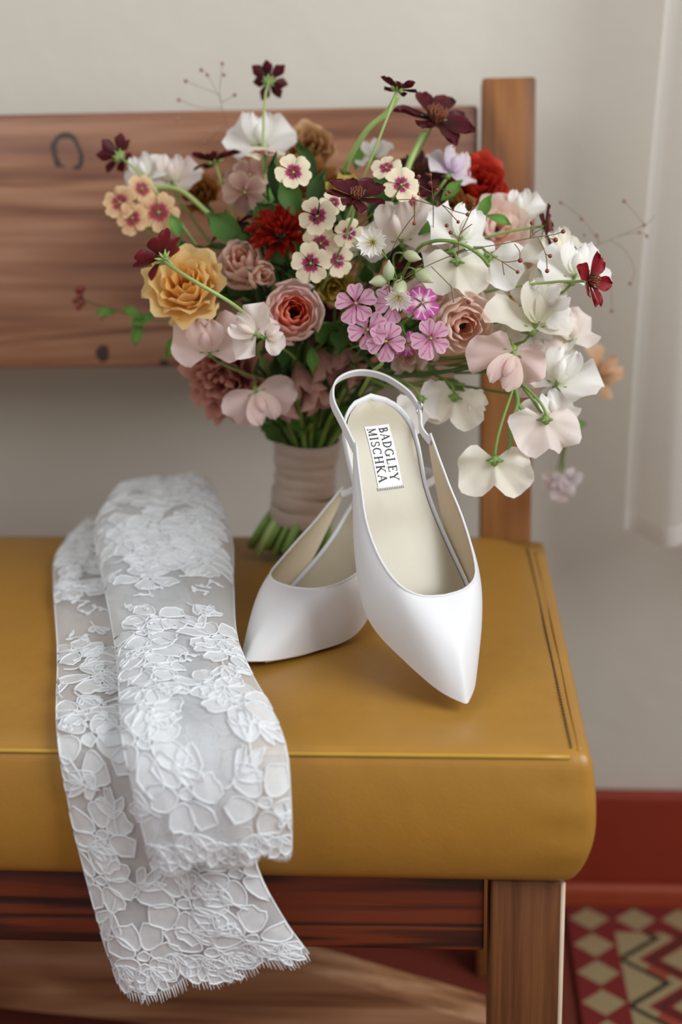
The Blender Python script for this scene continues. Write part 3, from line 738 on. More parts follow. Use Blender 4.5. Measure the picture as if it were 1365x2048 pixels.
PM = {
 'cosmos': petalmat('petal_burgundy', [(0, '2a060c'), (.6, '4a0d18'), (1, '5c1420')], .18, .5),
 'cosmosred': petalmat('petal_crimson', [(0, '4a0610'), (.5, '86101e'), (1, '921828')], .3, .5),
 'cosmosdk': petalmat('petal_dark_red', [(0, '3a060e'), (.5, '5e0e1a'), (1, '6e1622')], .2, .5),
 'phlox': petalmat('petal_cream_magenta', [(0, '7a1844'), (.38, 'a83664'), (.50, 'ecd9c0'), (1, 'f4ebcc')], .3),
 'phloxtan': petalmat('petal_tan_magenta', [(0, '86203a'), (.40, 'a83e50'), (.55, 'dcae88'), (1, 'ecce9e')], .3),
 'phloxrose': petalmat('petal_dusty_rose', [(0, '8a5458'), (.4, 'b88a80'), (1, 'd6b4a4')], .3),
 'pinkphlox': petalmat('petal_pink_striped', [(0, 'a02860'), (.22, 'c4709c'), (.5, 'dca4c0'), (1, 'e4b6cc')], .3, stripe='b0487e'),
 'magphlox': petalmat('petal_magenta_striped', [(0, 'a02468'), (.3, 'f0d4e4'), (.62, 'c860a8'), (1, 'b84a9c')], .3, stripe='f6e6f0'),
 'white': petalmat('petal_white', [(0, 'e4e8cc'), (.3, 'f8f6f0'), (1, 'fcfaf8')], .4, vein=.05),
 'cream': petalmat('petal_cream', [(0, 'e2e4c0'), (.35, 'f5f0e0'), (1, 'f9f5ea')], .4, vein=.05),
 'blush': petalmat('petal_blush', [(0, 'ece4d0'), (.4, 'f5e8e0'), (1, 'f8eeea')], .4, vein=.06),
 'pink': petalmat('petal_shell_pink', [(0, 'ecdccc'), (.4, 'f2d8d2'), (1, 'f5e0dc')], .4, vein=.06),
 'peach': petalmat('petal_pale_peach', [(0, 'c89a70'), (.5, 'deb490'), (1, 'e6c4a2')], .4, vein=.06),
 'lilac': petalmat('petal_lilac_white', [(0, 'c8a8cc'), (.4, 'e6d8e6'), (1, 'f4eeee')], .4, vein=.06),
 'yrose0': petalmat('rose_amber', [(0, 'd89440'), (0.5, 'f0bc68'), (1, 'f6cc80')], .58, vein=.03),
 'yrose1': petalmat('rose_yellow', [(0, 'e8b460'), (0.5, 'f6d48c'), (1, 'fae0a6')], .58, vein=.03),
 'prose0': petalmat('rose_coral', [(0, 'e87a50'), (0.5, 'f49c7c'), (1, 'f8b4a0')], .58, vein=.03),
 'prose1': petalmat('rose_pink', [(0, 'f6b8a4'), (0.5, 'fac8bc'), (1, 'fbd8d2')], .58, vein=.03),
 'prose2': petalmat('rose_pale_pink', [(0, 'fad8c8'), (0.5, 'fce4de'), (1, 'fdecea')], .58, vein=.03),
 'brose0': petalmat('rose_blush_heart', [(0, 'f0b49c'), (0.5, 'f8d2c0'), (1, 'fadccf')], .58, vein=.03),
 'brose1': petalmat('rose_blush', [(0, 'f8d4c0'), (0.5, 'fbe4d8'), (1, 'fcece4')], .58, vein=.03),
 'mrose0': petalmat('rose_mauve_heart', [(0, 'e0a898'), (0.5, 'ecc4b4'), (1, 'f0cec0')], .58, vein=.03),
 'mrose1': petalmat('rose_mauve', [(0, 'ecc0ac'), (0.5, 'f2d2c2'), (1, 'f4dccf')], .58, vein=.03),
 'carn': petalmat('carnation_russet', [(0, '9a5444'), (.5, 'c48070'), (1, 'd6a294')], .5),
 'tan0': petalmat('rose_tan', [(0, '8a5a2e'), (.5, 'b88450'), (1, 'd8b288')], .35),
 'amber': petalmat('rose_brown_amber', [(0, '6a3c1a'), (.5, '96602e'), (1, 'b07a42')], .35),
 'olive': petalmat('petal_olive_yellow', [(0, '9a8a34'), (.5, 'c4a84c'), (1, 'd8be68')], .35),
 'red': petalmat('petal_red', [(0, '5a0c08'), (.5, '9a1a10'), (1, 'b02818')], .25),
 'redorange': petalmat('petal_red_orange', [(0, '8a1c08'), (.5, 'b8281a'), (1, 'cc4232')], .3),
 'alst': petalmat('petal_dusky_pink', [(0, '8a6a4a'), (.4, 'cc968a'), (1, 'd8aea4')], .4),
 'silene': petalmat('calyx_pale_green', [(0, 'b8c69a'), (.6, 'd2d8b4'), (1, 'e0e0c6')], .4),
}
def fin(name, vs, nu, nv, mat):
    uv = [(i / (nu - 1), j / (nv - 1)) for i in range(nu) for j in range(nv)]
    return mesh(name, vs, grid_faces(nu, nv), mat, uvs=uv)
def petal_mesh(name, L, Wd, mat, a=1.0, b=.6, cup=.15, curl=0.0, ruff=.0, fold=0.0, notch=0.0, seed=0, nu=7, nv=7, base=.12, rd=.16):
    """petal along +Y, normal +Z. width follows sin(pi t^a)^b with a base width"""
    vs = []; rr = random.Random(seed); ph = rr.random() * 6; pk = rr.choice((2, 3))
    for i in range(nu):
        s = 2 * i / (nu - 1) - 1
        for j in range(nv):
            t = j / (nv - 1)
            w = Wd * .5 * (base * (1 - t) + max(0, math.sin(math.pi * (.5 * t + .5 * t ** 2.2) ** a * .93)) ** b)
            yl = L * (t - (rd * s * s + notch * max(0, 1 - abs(s) * 2.2)) * t * t)
            z = L * (cup * (s * s) * (.3 + .7 * t) + curl * t * t + ruff * t * t * math.sin(s * math.pi * pk + ph) * (.3 + abs(s)) - fold * (1 - abs(s)) * t)
            vs.append(Vector((w * s, yl, z)))
    return fin(name, vs, nu, nv, mat)
def wedge_petal(name, mat, half=.60, notch=.04, cup=.0, curl=.0, ruff=.02, seed=0, nu=9, nv=6):
    vs = []; ph = random.Random(seed).random() * 6
    for i in range(nu):
        s = 2 * i / (nu - 1) - 1
        e = 1 - .26 * abs(s) ** 3.5 - notch * math.exp(-(s / .2) ** 2) + .015 * math.sin(s * 8 + ph)
        for j in range(nv):
            t = j / (nv - 1); r = t * e; a = s * half * (.55 + .45 * min(1, t * 1.7))
            vs.append(Vector((math.sin(a) * r, math.cos(a) * r, cup * s * s * t + curl * t * t + ruff * t * t * math.sin(s * 5 + ph))))
    return fin(name, vs, nu, nv, mat)
def frame(f, upv=None, roll=0.0):
    z = f.normalized(); y = Vector(upv or (0, 0, 1)); y = y - z * y.dot(z)
    if y.length < .05: y = Vector((0, 1, 0)) - z * z.y
    y.normalize(); x = y.cross(z)
    return Matrix((x, y, z)).transposed() @ Matrix.Rotation(roll, 3, 'Z')
def cdir(r, u, t): return (RT * r + UP * u - FW * t).normalized()
NF = [0]
def flower(name, px, py, Y, face, label, roll=0.0, stem=True, smat=None, srad=.0013, extra=None, back=.0, root_pt=None, up=None, attach=None):
    """one flower part: stem and green calyx are its own mesh, petals are its sub-parts; local +Z is where it faces"""
    P = atY(px, py, Y); f = cdir(*face); R3 = frame(f, up, roll); M4 = R3.to_4x4(); M4.translation = P - BO
    inv = M4.inverted(); mb = MB(); NF[0] += 1
    if stem:
        rnd = random.Random(NF[0]); j = Vector((rnd.uniform(-.014, .014), rnd.uniform(-.014, .014), 0))
        a = P - f * back if attach is None else P + R3 @ attach; h = (HT + j * 1.0) if root_pt is None else root_pt
        dist = (a - h).length
        c1 = h + Vector((0, 0, dist * .35)) + j * 2 if root_pt is None else h.lerp(a, .3) + Vector((0, -.004, .004)); c2 = a - f * dist * .28 if attach is None else a + (R3 @ (Vector((0, -.5, -1)) if f.dot(FW) < 0 else Vector((0, -1, -.1)))) * min(.03, dist * .28)
        path = []
        for k in range(13):
            t = k / 12; path.append(inv @ (h * (1 - t) ** 3 + c1 * 3 * t * (1 - t) ** 2 + c2 * 3 * t * t * (1 - t) + a * t ** 3 - BO))
        mb.add(tube(path, srad, 6))
    if extra: mb.add(extra)
    if not mb.v: mb.add(sphere((0, 0, -back), .001, 6, 4))
    o = ob(name, mesh(name, mb.v, mb.f, smat or stem_g), bq, mw=M4, label=label)
    return o
def place(me, par, phi, elev, rad=0.0, z=0.0, sc=1.0, tw=0.0, name='petal'):
    mt = Matrix.Rotation(phi, 4, 'Z') @ Matrix.Translation((0, rad, z)) @ Matrix.Rotation(elev, 4, 'X') @ Matrix.Rotation(tw, 4, 'Y') @ Matrix.Scale(sc, 4)
    return ob(name, me, par, mw=mt)
def sz(px, py, Y, d): return px2m(d, atY(px, py, Y))
def calyx(r, l, n=8):
    mb = MB(); mb.add(sphere((0, 0, -.6 * r), r * .5, 8, 5, (1, 1, 1.1)))
    for k in range(n):
        a = 2 * math.pi * k / n; d = Vector((math.cos(a), math.sin(a), 0))
        mb.add(tube([d * r * .3 + Vector((0, 0, -.5 * r)), d * l * .6 + Vector((0, 0, -.35 * r)), d * l + Vector((0, 0, -.0 * r))], [.0011, .0012, .0003], 4))
    return mb.v, mb.f

cosmos_cache = {}
def cosmos(px, py, d, Y, face, label, col='cosmos', n=8, elev=8, roll=0, **k):
    S = sz(px, py, Y, d) / 2
    o = flower('cosmos', px, py, Y, face, label, roll, extra=calyx(S * .17, S * .34), smat=stem_y, **k)
    for q in range(3):
        if (col, q) not in cosmos_cache:
            cosmos_cache[col, q] = petal_mesh('cosmos_petal', 1, .56, PM[col], a=1.25, b=.62, cup=.10, curl=(.05, -.12, .16)[q], ruff=.03, notch=.04, seed=q)
    rnd = random.Random(px)
    for i in range(n):
        place(cosmos_cache[col, i % 3], o, 2 * math.pi * i / n + rnd.uniform(-.12, .12), R_(elev + rnd.uniform(-12, 14)), S * .10, 0, S * rnd.uniform(.85, .98), rnd.uniform(-.25, .25))
    mb = MB(); mb.add(sphere((0, 0, S * .04), S * .17, 10, 6, (1, 1, .6)))
    for i in range(26):
        a = i * 2.4; rr = S * .2 * math.sqrt(i / 26); b = Vector((rr * math.cos(a), rr * math.sin(a), S * .05))
        mb.add(tube([b, b * 1.35 + Vector((0, 0, S * .22))], [S * .018, S * .03], 5))
    ob('flower_centre', mesh('flower_centre', mb.v, mb.f, brown_m), o)
    return o
ph_cache = {}
def phlox(px, py, d, Y, face, label, col='phlox', elev=6, roll=None, **k):
    S = sz(px, py, Y, d) / 2; rnd = random.Random(px * 3 + py)
    tubev = tube([(0, 0, -S * .95), (0, 0, -S * .4), (0, 0, 0)], [S * .06, S * .07, S * .12], 7)
    o = flower('phlox', px, py, Y, face, label, rnd.random() if roll is None else roll, extra=tubev, srad=.0008, back=S * .9, **k)
    for q in range(3):
        if (col, q) not in ph_cache:
            ph_cache[col, q] = wedge_petal('phlox_petal', PM[col], .66 if col not in ('pinkphlox', 'magphlox') else .60, (.03, .07, .10)[q], (-.05, .06, .10)[q], (-.16, -.02, -.08)[q], .035, q + 5)
    for i in range(5):
        place(ph_cache[col, (i + px) % 3], o, 2 * math.pi * i / 5 + rnd.uniform(-.08, .08), R_(elev + rnd.uniform(-9, 9)), S * .03, .0004 * (i % 2), S * rnd.uniform(.92, 1.02))
    ob('flower_eye', mesh('flower_eye', *tube([(0, 0, -.0004), (0, 0, .0012)], [S * .06, S * .045], 7), yel_m), o)
    return o
sp_cache = {}
def sweetpea(px, py, d, Y, face, label, col='white', roll=0.0, open_=1.0, **k):
    """ruffled standard petal behind, two wings and a keel in front; local +Y is the standard's top"""
    S = sz(px, py, Y, d) / 2 * 1.13; rnd = random.Random(px * 7 + py)
    mb = MB(); mb.add(sphere((0, -S * .42, -S * .22), S * .13, 8, 5, (1, 1.3, 1)))
    for q in range(5):
        a = q * 1.257 + .3; dd = Vector((math.cos(a) * .8, -.35, math.sin(a) * .8))
        mb.add(tube([Vector((0, -S * .42, -S * .22)), Vector((0, -S * .36, -S * .2)) + dd * S * .18, Vector((0, -S * .28, -S * .16)) + dd * S * .36], [S * .06, S * .05, S * .006], 5))
    o = flower('sweet_pea', px, py, Y, face, label, roll, extra=(mb.v, mb.f), smat=stem_g, attach=Vector((0, -S * .5, -S * .24)), **k)
    v = rnd.randrange(5)
    if (col, v) not in sp_cache:
        r3 = random.Random(v + 11); ph1, ph2 = r3.random() * 6, r3.random() * 6
        def fan(spread, ruff, dip, nu=29, nv=8):              # standard: two broad lobes
            vs = []
            for i in range(nu):
                s = 2 * i / (nu - 1) - 1; a = s * spread
                edge = (1 - dip * math.exp(-(s / .14) ** 2) + .05 * math.cos(s * 9 + ph1) + .035 * math.sin(s * 21 + ph2)) * (1 - .52 * abs(s) ** 4)
                for j in range(nv):
                    t = j / (nv - 1); r = t * edge * 1.18
                    vs.append(Vector((math.sin(a) * r, -.45 + math.cos(a) * r * 1.02, -.10 + .42 * t * t * abs(s) ** 1.5 - .20 * t * t - .12 * max(0, t - .7) + ruff * 1.35 * t ** 2.8 * (math.sin(s * 13 + ph2) + .55 * math.sin(s * 23 + ph1)) - .10 * math.exp(-(s / .12) ** 2) * t + .22 * t * t * mnoise.noise(Vector((math.sin(a) * r * 2.6, math.cos(a) * r * 2.6, v * 3.7))))))
            return fin('standard_petal', vs, nu, nv, PM[col])
        def wing(nu=9, nv=7):
            vs = []
            for i in range(nu):
                s = 2 * i / (nu - 1) - 1
                for j in range(nv):
                    t = j / (nv - 1); w = .40 * max(.06, math.sin(math.pi * (t * .9 + .04)) ** .6)
                    vs.append(Vector((w * s * .95 + .24 * t, -.42 + .80 * t * (1 - .12 * s * s), .05 + .26 * math.sin(t * 1.9) + .13 * s * (1 if t > .2 else 0) * t + .09 * t * t * math.sin(s * 8 + ph1))))
            return fin('wing_petal', vs, nu, nv, PM[col])
        def keel(nu=7, nv=6):
            vs = []
            for i in range(nu):
                s = 2 * i / (nu - 1) - 1
                for j in range(nv):
                    t = j / (nv - 1); vs.append(Vector((.14 * s * math.sin(math.pi * (t * .85 + .1)) ** .7, -.42 + .52 * t, .12 + .30 * math.sin(t * 2.2) - .10 * s * s)))
            return fin('keel_petal', vs, nu, nv, PM[col])
        sp_cache[col, v] = (fan(1.85 + .4 * r3.random(), .10 + .05 * r3.random(), .24 + .26 * r3.random()), wing(), keel())
    st, wg, kl = sp_cache[col, v]
    ob('standard_petal', st, o, mw=Matrix.Scale(S, 4) @ Matrix.Rotation(R_(10 * (1 - open_)), 4, 'X'))
    for s in (-1, 1):
        ob('wing_petal', wg, o, mw=Matrix.Rotation(s * .18, 4, 'Z') @ Matrix.Diagonal((S * s, S, S * rnd.uniform(.85, 1.1), 1)))
    ob('keel_petal', kl, o, mw=Matrix.Scale(S, 4))
    return o
def rose(px, py, d, Y, face, label, cols, n=22, opening=1.0, ruff=.05, name='rose', roll=0.0, hgt=.95, lip=.18, **k):
    S = sz(px, py, Y, d) / 2; rnd = random.Random(px + py * 5)
    mb = MB(); mb.add(sphere((0, 0, -S * .62), S * .22, 8, 5))
    for q in range(5):
        a = q * 1.257; dd = Vector((math.cos(a), math.sin(a), 0))
        mb.add(tube([Vector((0, 0, -S * .6)), dd * S * .4 + Vector((0, 0, -S * .66)), dd * S * .75 + Vector((0, 0, -S * .6))], [S * .1, S * .07, S * .01], 5))
    o = flower(name, px, py, Y, face, label, roll, extra=(mb.v, mb.f), smat=stem_d, srad=.002, back=S * .6, **k)
    nu, nv = 11, 7
    for q in range(n):
        f = q / (n - 1); phi0 = q * 2.39996 + rnd.uniform(-.2, .2); ph1 = rnd.random() * 6
        half = 1.25 - .55 * f + rnd.uniform(-.08, .08)
        rm = S * (.14 + .72 * f ** 1.05); rt = S * (.10 + .85 * f ** 1.15 * opening); H = S * hgt * (.86 + .14 * math.sin(f * 3) - .36 * f ** 2) * rnd.uniform(.94, 1.06)
        vs = []
        for i in range(nu):
            s = 2 * i / (nu - 1) - 1
            for j in range(nv):
                t = j / (nv - 1)
                r = S * .08 * (1 - t) + rm * math.sin(math.pi * .5 * min(1, t * 1.5)) * (1 - t * .15) * (1 - t) + (rm * (1 - t) + rt * t) * t
                edge = 1 - .34 * abs(s) ** 3 * (.2 + t); z = -S * .55 + H * t * edge * (1.1 - .1 * t)
                r += S * lip * (.35 + .65 * f) * max(0, t - .62) * 2.2 * (1 - .5 * s * s)
                z -= S * lip * (.3 + .7 * f) * max(0, t - .72) ** 1.2 * 1.6
                r += S * ruff * t * t * math.sin(s * 6.5 + ph1) * (.35 + f)
                z += S * ruff * .8 * t * t * math.sin(s * 5 + ph1 * 2)
                a = phi0 + s * half * (.45 + .55 * math.sin(math.pi * (.12 + .62 * t)))
                vs.append(Vector((r * math.sin(a), r * math.cos(a), z)))
        c = cols[min(len(cols) - 1, int(f * len(cols)))]
        ob('petal', fin('rose_petal', vs, nu, nv, PM[c]), o)
    return o
def dahlia(px, py, d, Y, face, label, col, rows=5, per=15, wdt=.24, **k):
    S = sz(px, py, Y, d) / 2
    o = flower('dahlia', px, py, Y, face, label, extra=sphere((0, 0, -S * .15), S * .3, 8, 5), smat=stem_d, srad=.002, **k)
    pm = [petal_mesh('dahlia_petal', 1, wdt, PM[col], a=1.0, b=.55, cup=.5 * wdt, curl=.12 - .1 * q, notch=.03, seed=q, nu=5, nv=6) for q in range(2)]
    rnd = random.Random(px)
    for r_ in range(rows):
        f = r_ / (rows - 1)
        for i in range(per - (rows - 1 - r_) * 2):
            place(pm[i % 2], o, 2 * math.pi * (i + .5 * (r_ % 2)) / (per - (rows - 1 - r_) * 2) + rnd.uniform(-.08, .08), R_(66 - 62 * f + rnd.uniform(-6, 6)), S * .05, S * (.10 - .14 * f), S * (.55 + .43 * f))
    return o
def leaf(px, py, d, Y, along, face, mat=None, wdt=.42, label=None, name='leaf', P=None):
    L = sz(px, py, Y, d) if P is None else d
    key = (id(mat or leaf_l), wdt)
    if key not in sp_cache: sp_cache[key] = petal_mesh('leaf', 1, wdt, mat or leaf_l, a=.85, b=.9, cup=.18, curl=-.15, ruff=.02, seed=2, nu=5, nv=7)
    P = atY(px, py, Y) if P is None else P
    y = (cdir(*along) if not isinstance(along, Vector) else along).normalized(); z = cdir(*face) if not isinstance(face, Vector) else face
    z = (z - y * y.dot(z)).normalized(); x = y.cross(z)
    M4 = (Matrix((x, y, z)).transposed() * L).to_4x4(); M4.translation = P - BO - y * L * .5
    return ob(name, sp_cache[key], bq, mw=M4, label=label)

# ---- ribbon handle and cut stems
taupe = NT('taupe_ribbon'); v = taupe.coord('Object', (30, 30, 160))
taupe.P(Base_Color=taupe.mix(taupe.noise(v, 1, 3), lin('a08a7c'), lin('b9a597')), Roughness=.42); taupe.b.inputs['Sheen Weight'].default_value = .4
taupe.bump(taupe.noise(v, 1, 2), .3, .002); taupe = taupe.m
ax = (HT - HB); axn = ax.normalized(); e1 = Vector((1, 0, 0)); e1 = (e1 - axn * e1.dot(axn)).normalized(); e2 = axn.cross(e1)
for k in range(7):
    vs = []; f0 = -.02 + k * .142; tl = (.10, -.12, .16, -.06, .12, -.14, .05)[k]; ph = k * 1.1
    rb = .0265 + .0035 * abs(f0 - .45) * 2
    for i in range(36):
        a = 2 * math.pi * i / 36
        for j in range(6):
            g = f0 + .20 * j / 5 + tl * .35 * math.sin(a + ph)
            r = rb + .0012 * math.sin(math.pi * j / 5) + .0006 * (k % 2) + .0007 * mnoise.noise(Vector((a * 2, j * .8, k)))
            vs.append(HB + ax * g + (e1 * math.cos(a) + e2 * math.sin(a)) * r)
    wob('ribbon_wrap', vs, grid_faces(36, 6, True), taupe, bq)
rnd = random.Random(5); core = MB()
for i in range(40):
    a = i * 2.4; rr = .025 * math.sqrt((i + .5) / 40); b = HB + (e1 * math.cos(a) + e2 * math.sin(a)) * rr + ax * .1
    end = Vector((HB.x, HB.y, 0)) + (e1 * math.cos(a) + e2 * math.sin(a) * .9) * rr * 1.45 + Vector((-.014, -.006, SEAT + .0075 + max(0, rnd.uniform(-.01, .012))))
    mid = b.lerp(end, .5) + (e1 * math.cos(a) + e2 * math.sin(a)) * .001
    r0 = rnd.uniform(.0028, .0042)
    o_ = wob('stem', *tube([b, mid, end], [r0, r0, r0 * 1.05], 8), (stem_g, stem_y, stem_g, stem_d)[i % 4], bq)
    top = HT + (e1 * math.cos(a) + e2 * math.sin(a)) * rr * 1.0
    sp_o = (e1 * math.cos(a) + e2 * math.sin(a))
    core.add(tube([b, top, top + Vector((0, 0, .03)) + sp_o * rr * .9, top + Vector((0, -.01, .07)) + sp_o * rr * 2.4], [.0022, .0022, .002, .0016], 6))
o = wob('upper_stems', core.v, core.f, stem_g, bq); o['kind'] = 'stuff'

# ---- inner foliage: leaves coloured dark for the shaded gaps in the bouquet's heart, green ones low above the ribbon
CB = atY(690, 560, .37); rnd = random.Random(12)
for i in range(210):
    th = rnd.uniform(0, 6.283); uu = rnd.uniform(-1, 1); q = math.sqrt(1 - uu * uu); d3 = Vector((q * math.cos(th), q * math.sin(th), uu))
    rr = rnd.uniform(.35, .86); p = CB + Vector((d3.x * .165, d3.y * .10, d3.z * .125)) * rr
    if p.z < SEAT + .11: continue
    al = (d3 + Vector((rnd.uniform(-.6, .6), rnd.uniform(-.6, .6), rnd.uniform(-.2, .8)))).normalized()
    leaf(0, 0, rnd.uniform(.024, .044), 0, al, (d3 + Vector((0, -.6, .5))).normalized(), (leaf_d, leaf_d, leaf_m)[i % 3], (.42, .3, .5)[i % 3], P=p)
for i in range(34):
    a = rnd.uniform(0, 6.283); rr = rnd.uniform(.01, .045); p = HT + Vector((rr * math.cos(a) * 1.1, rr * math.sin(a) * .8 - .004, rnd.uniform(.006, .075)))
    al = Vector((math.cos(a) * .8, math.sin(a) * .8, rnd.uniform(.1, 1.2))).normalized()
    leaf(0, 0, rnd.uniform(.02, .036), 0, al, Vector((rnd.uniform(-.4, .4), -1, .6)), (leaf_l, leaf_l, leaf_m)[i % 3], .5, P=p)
for (px, py, d, Y, al, fc) in [(352, 452, 60, .36, (-.3, .8, .1), (0, .3, 1)), (332, 505, 70, .34, (-.6, -.4, 0), (0, .2, 1)), (520, 425, 60, .34, (.3, .8, .2), (0, .3, 1)), (548, 382, 50, .36, (.2, .9, 0), (.2, .2, 1)),
    (715, 310, 60, .40, (.1, .9, 0), (0, .2, 1)), (285, 640, 60, .40, (-.8, -.3, 0), (0, .3, 1)), (265, 625, 50, .40, (-.7, .5, 0), (0, .3, 1)), (275, 668, 55, .40, (-.3, -.9, 0), (0, .2, 1)), (210, 625, 45, .42, (-.9, .1, 0), (0, .4, 1)),
    (350, 690, 70, .33, (-.5, -.6, 0), (0, .2, 1)), (868, 452, 70, .27, (.8, .5, .1), (-.2, .5, 1)), (970, 415, 60, .30, (.3, .6, .3), (0, .3, 1)), (1000, 440, 55, .31, (.7, -.2, 0), (0, .4, 1)), (625, 720, 60, .30, (.1, -.9, .2), (.3, 0, 1)),
    (905, 380, 60, .34, (.5, .5, .2), (0, .2, 1)), (1105, 845, 45, .30, (.6, .2, 0), (0, .3, 1)), (1155, 850, 45, .44, (.7, .1, 0), (0, .3, 1)), (590, 840, 70, .36, (-.3, .6, 0), (0, .2, 1)), (845, 745, 80, .29, (.9, .1, 0), (0, .5, 1)), (905, 770, 60, .30, (.8, -.3, 0), (0, .4, 1)), (760, 590, 50, .25, (.2, .4, .3), (0, .2, 1)), (800, 655, 45, .245, (.2, -.4, .3), (0, .2, 1))]:
    leaf(px, py, d, Y, al, fc)

# ---- roses and other large heads
rose(370, 565, 178, .265, (-.12, .38, .9), 'open yellow garden rose with ruffled petals', ['yrose0', 'yrose1', 'yrose1'], 24, .95, .075, lip=.24)
rose(380, 655, 90, .30, (-.3, -.5, .8), 'smaller yellow rose half hidden under the open one', ['yrose0', 'yrose1'], 12)
rose(588, 625, 172, .262, (.10, -.06, 1), 'cupped pink rose with coral heart', ['prose0', 'prose0', 'prose1', 'prose2', 'prose2'], 22, .68, .03, hgt=1.25, lip=.07)
rose(928, 652, 172, .232, (.06, -.22, 1), 'cupped blush rose beside the pink phlox', ['brose0', 'brose1', 'brose1', 'brose1'], 17, .72, .035, hgt=1.25, lip=.08)
rose(860, 590, 120, .275, (-.1, .3, .9), 'pale blush rose behind the pink phlox', ['brose1', 'brose1'], 14)
rose(485, 522, 140, .315, (-.15, .25, .95), 'mauve pink rose behind the yellow rose', ['mrose0', 'mrose1', 'mrose1'], 18, .7, .03, hgt=1.15, lip=.08)
rose(525, 552, 85, .29, (.3, -.1, 1), 'mauve pink rose bud', ['mrose1', 'mrose1'], 9, .45, .02, hgt=1.4)
rose(445, 765, 170, .325, (-.35, -.45, .8), 'russet carnation with frilled petals', ['carn', 'carn'], 28, 1.0, .14, name='carnation', lip=.25)
rose(618, 288, 115, .45, (0, .3, 1), 'tan rose at the back of the bouquet', ['tan0', 'tan0'], 16)
rose(612, 365, 140, .41, (.1, .4, .9), 'brown amber rose deep in the bouquet', ['amber', 'amber'], 20, 1, .1)
rose(400, 385, 90, .42, (-.2, .3, .9), 'amber rose behind the white sweet pea', ['amber', 'amber'], 14, 1, .08)
rose(698, 372, 105, .335, (.1, .75, .5), 'olive yellow rose behind the dark cosmos', ['olive', 'olive'], 12, .9)
rose(668, 575, 95, .315, (.1, -.5, .9), 'olive yellow rose under the cream phlox', ['olive', 'olive'], 12, .9)
rose(1000, 448, 150, .345, (.2, .2, 1), 'peach blush rose at the right of the bouquet', ['brose1', 'brose1'], 18)
rose(905, 410, 90, .36, (.0, .3, 1), 'brown amber rose beside the red dahlia', ['amber', 'amber'], 12)
rose(640, 430, 110, .36, (.0, .3, 1), 'brown amber rose behind the cream phlox', ['amber', 'amber'], 12)
rose(820, 715, 110, .285, (.0, -.4, .9), 'pale pink rose under the pink phlox', ['brose1', 'prose2'], 12)
dahlia(562, 470, 150, .32, (-.15, .55, .75), 'dark red dahlia with narrow petals', 'red')
rose(958, 362, 140, .385, (.25, .25, .95), 'bright red dahlia by the post', ['redorange', 'redorange'], 18, 1, .06, name='dahlia')

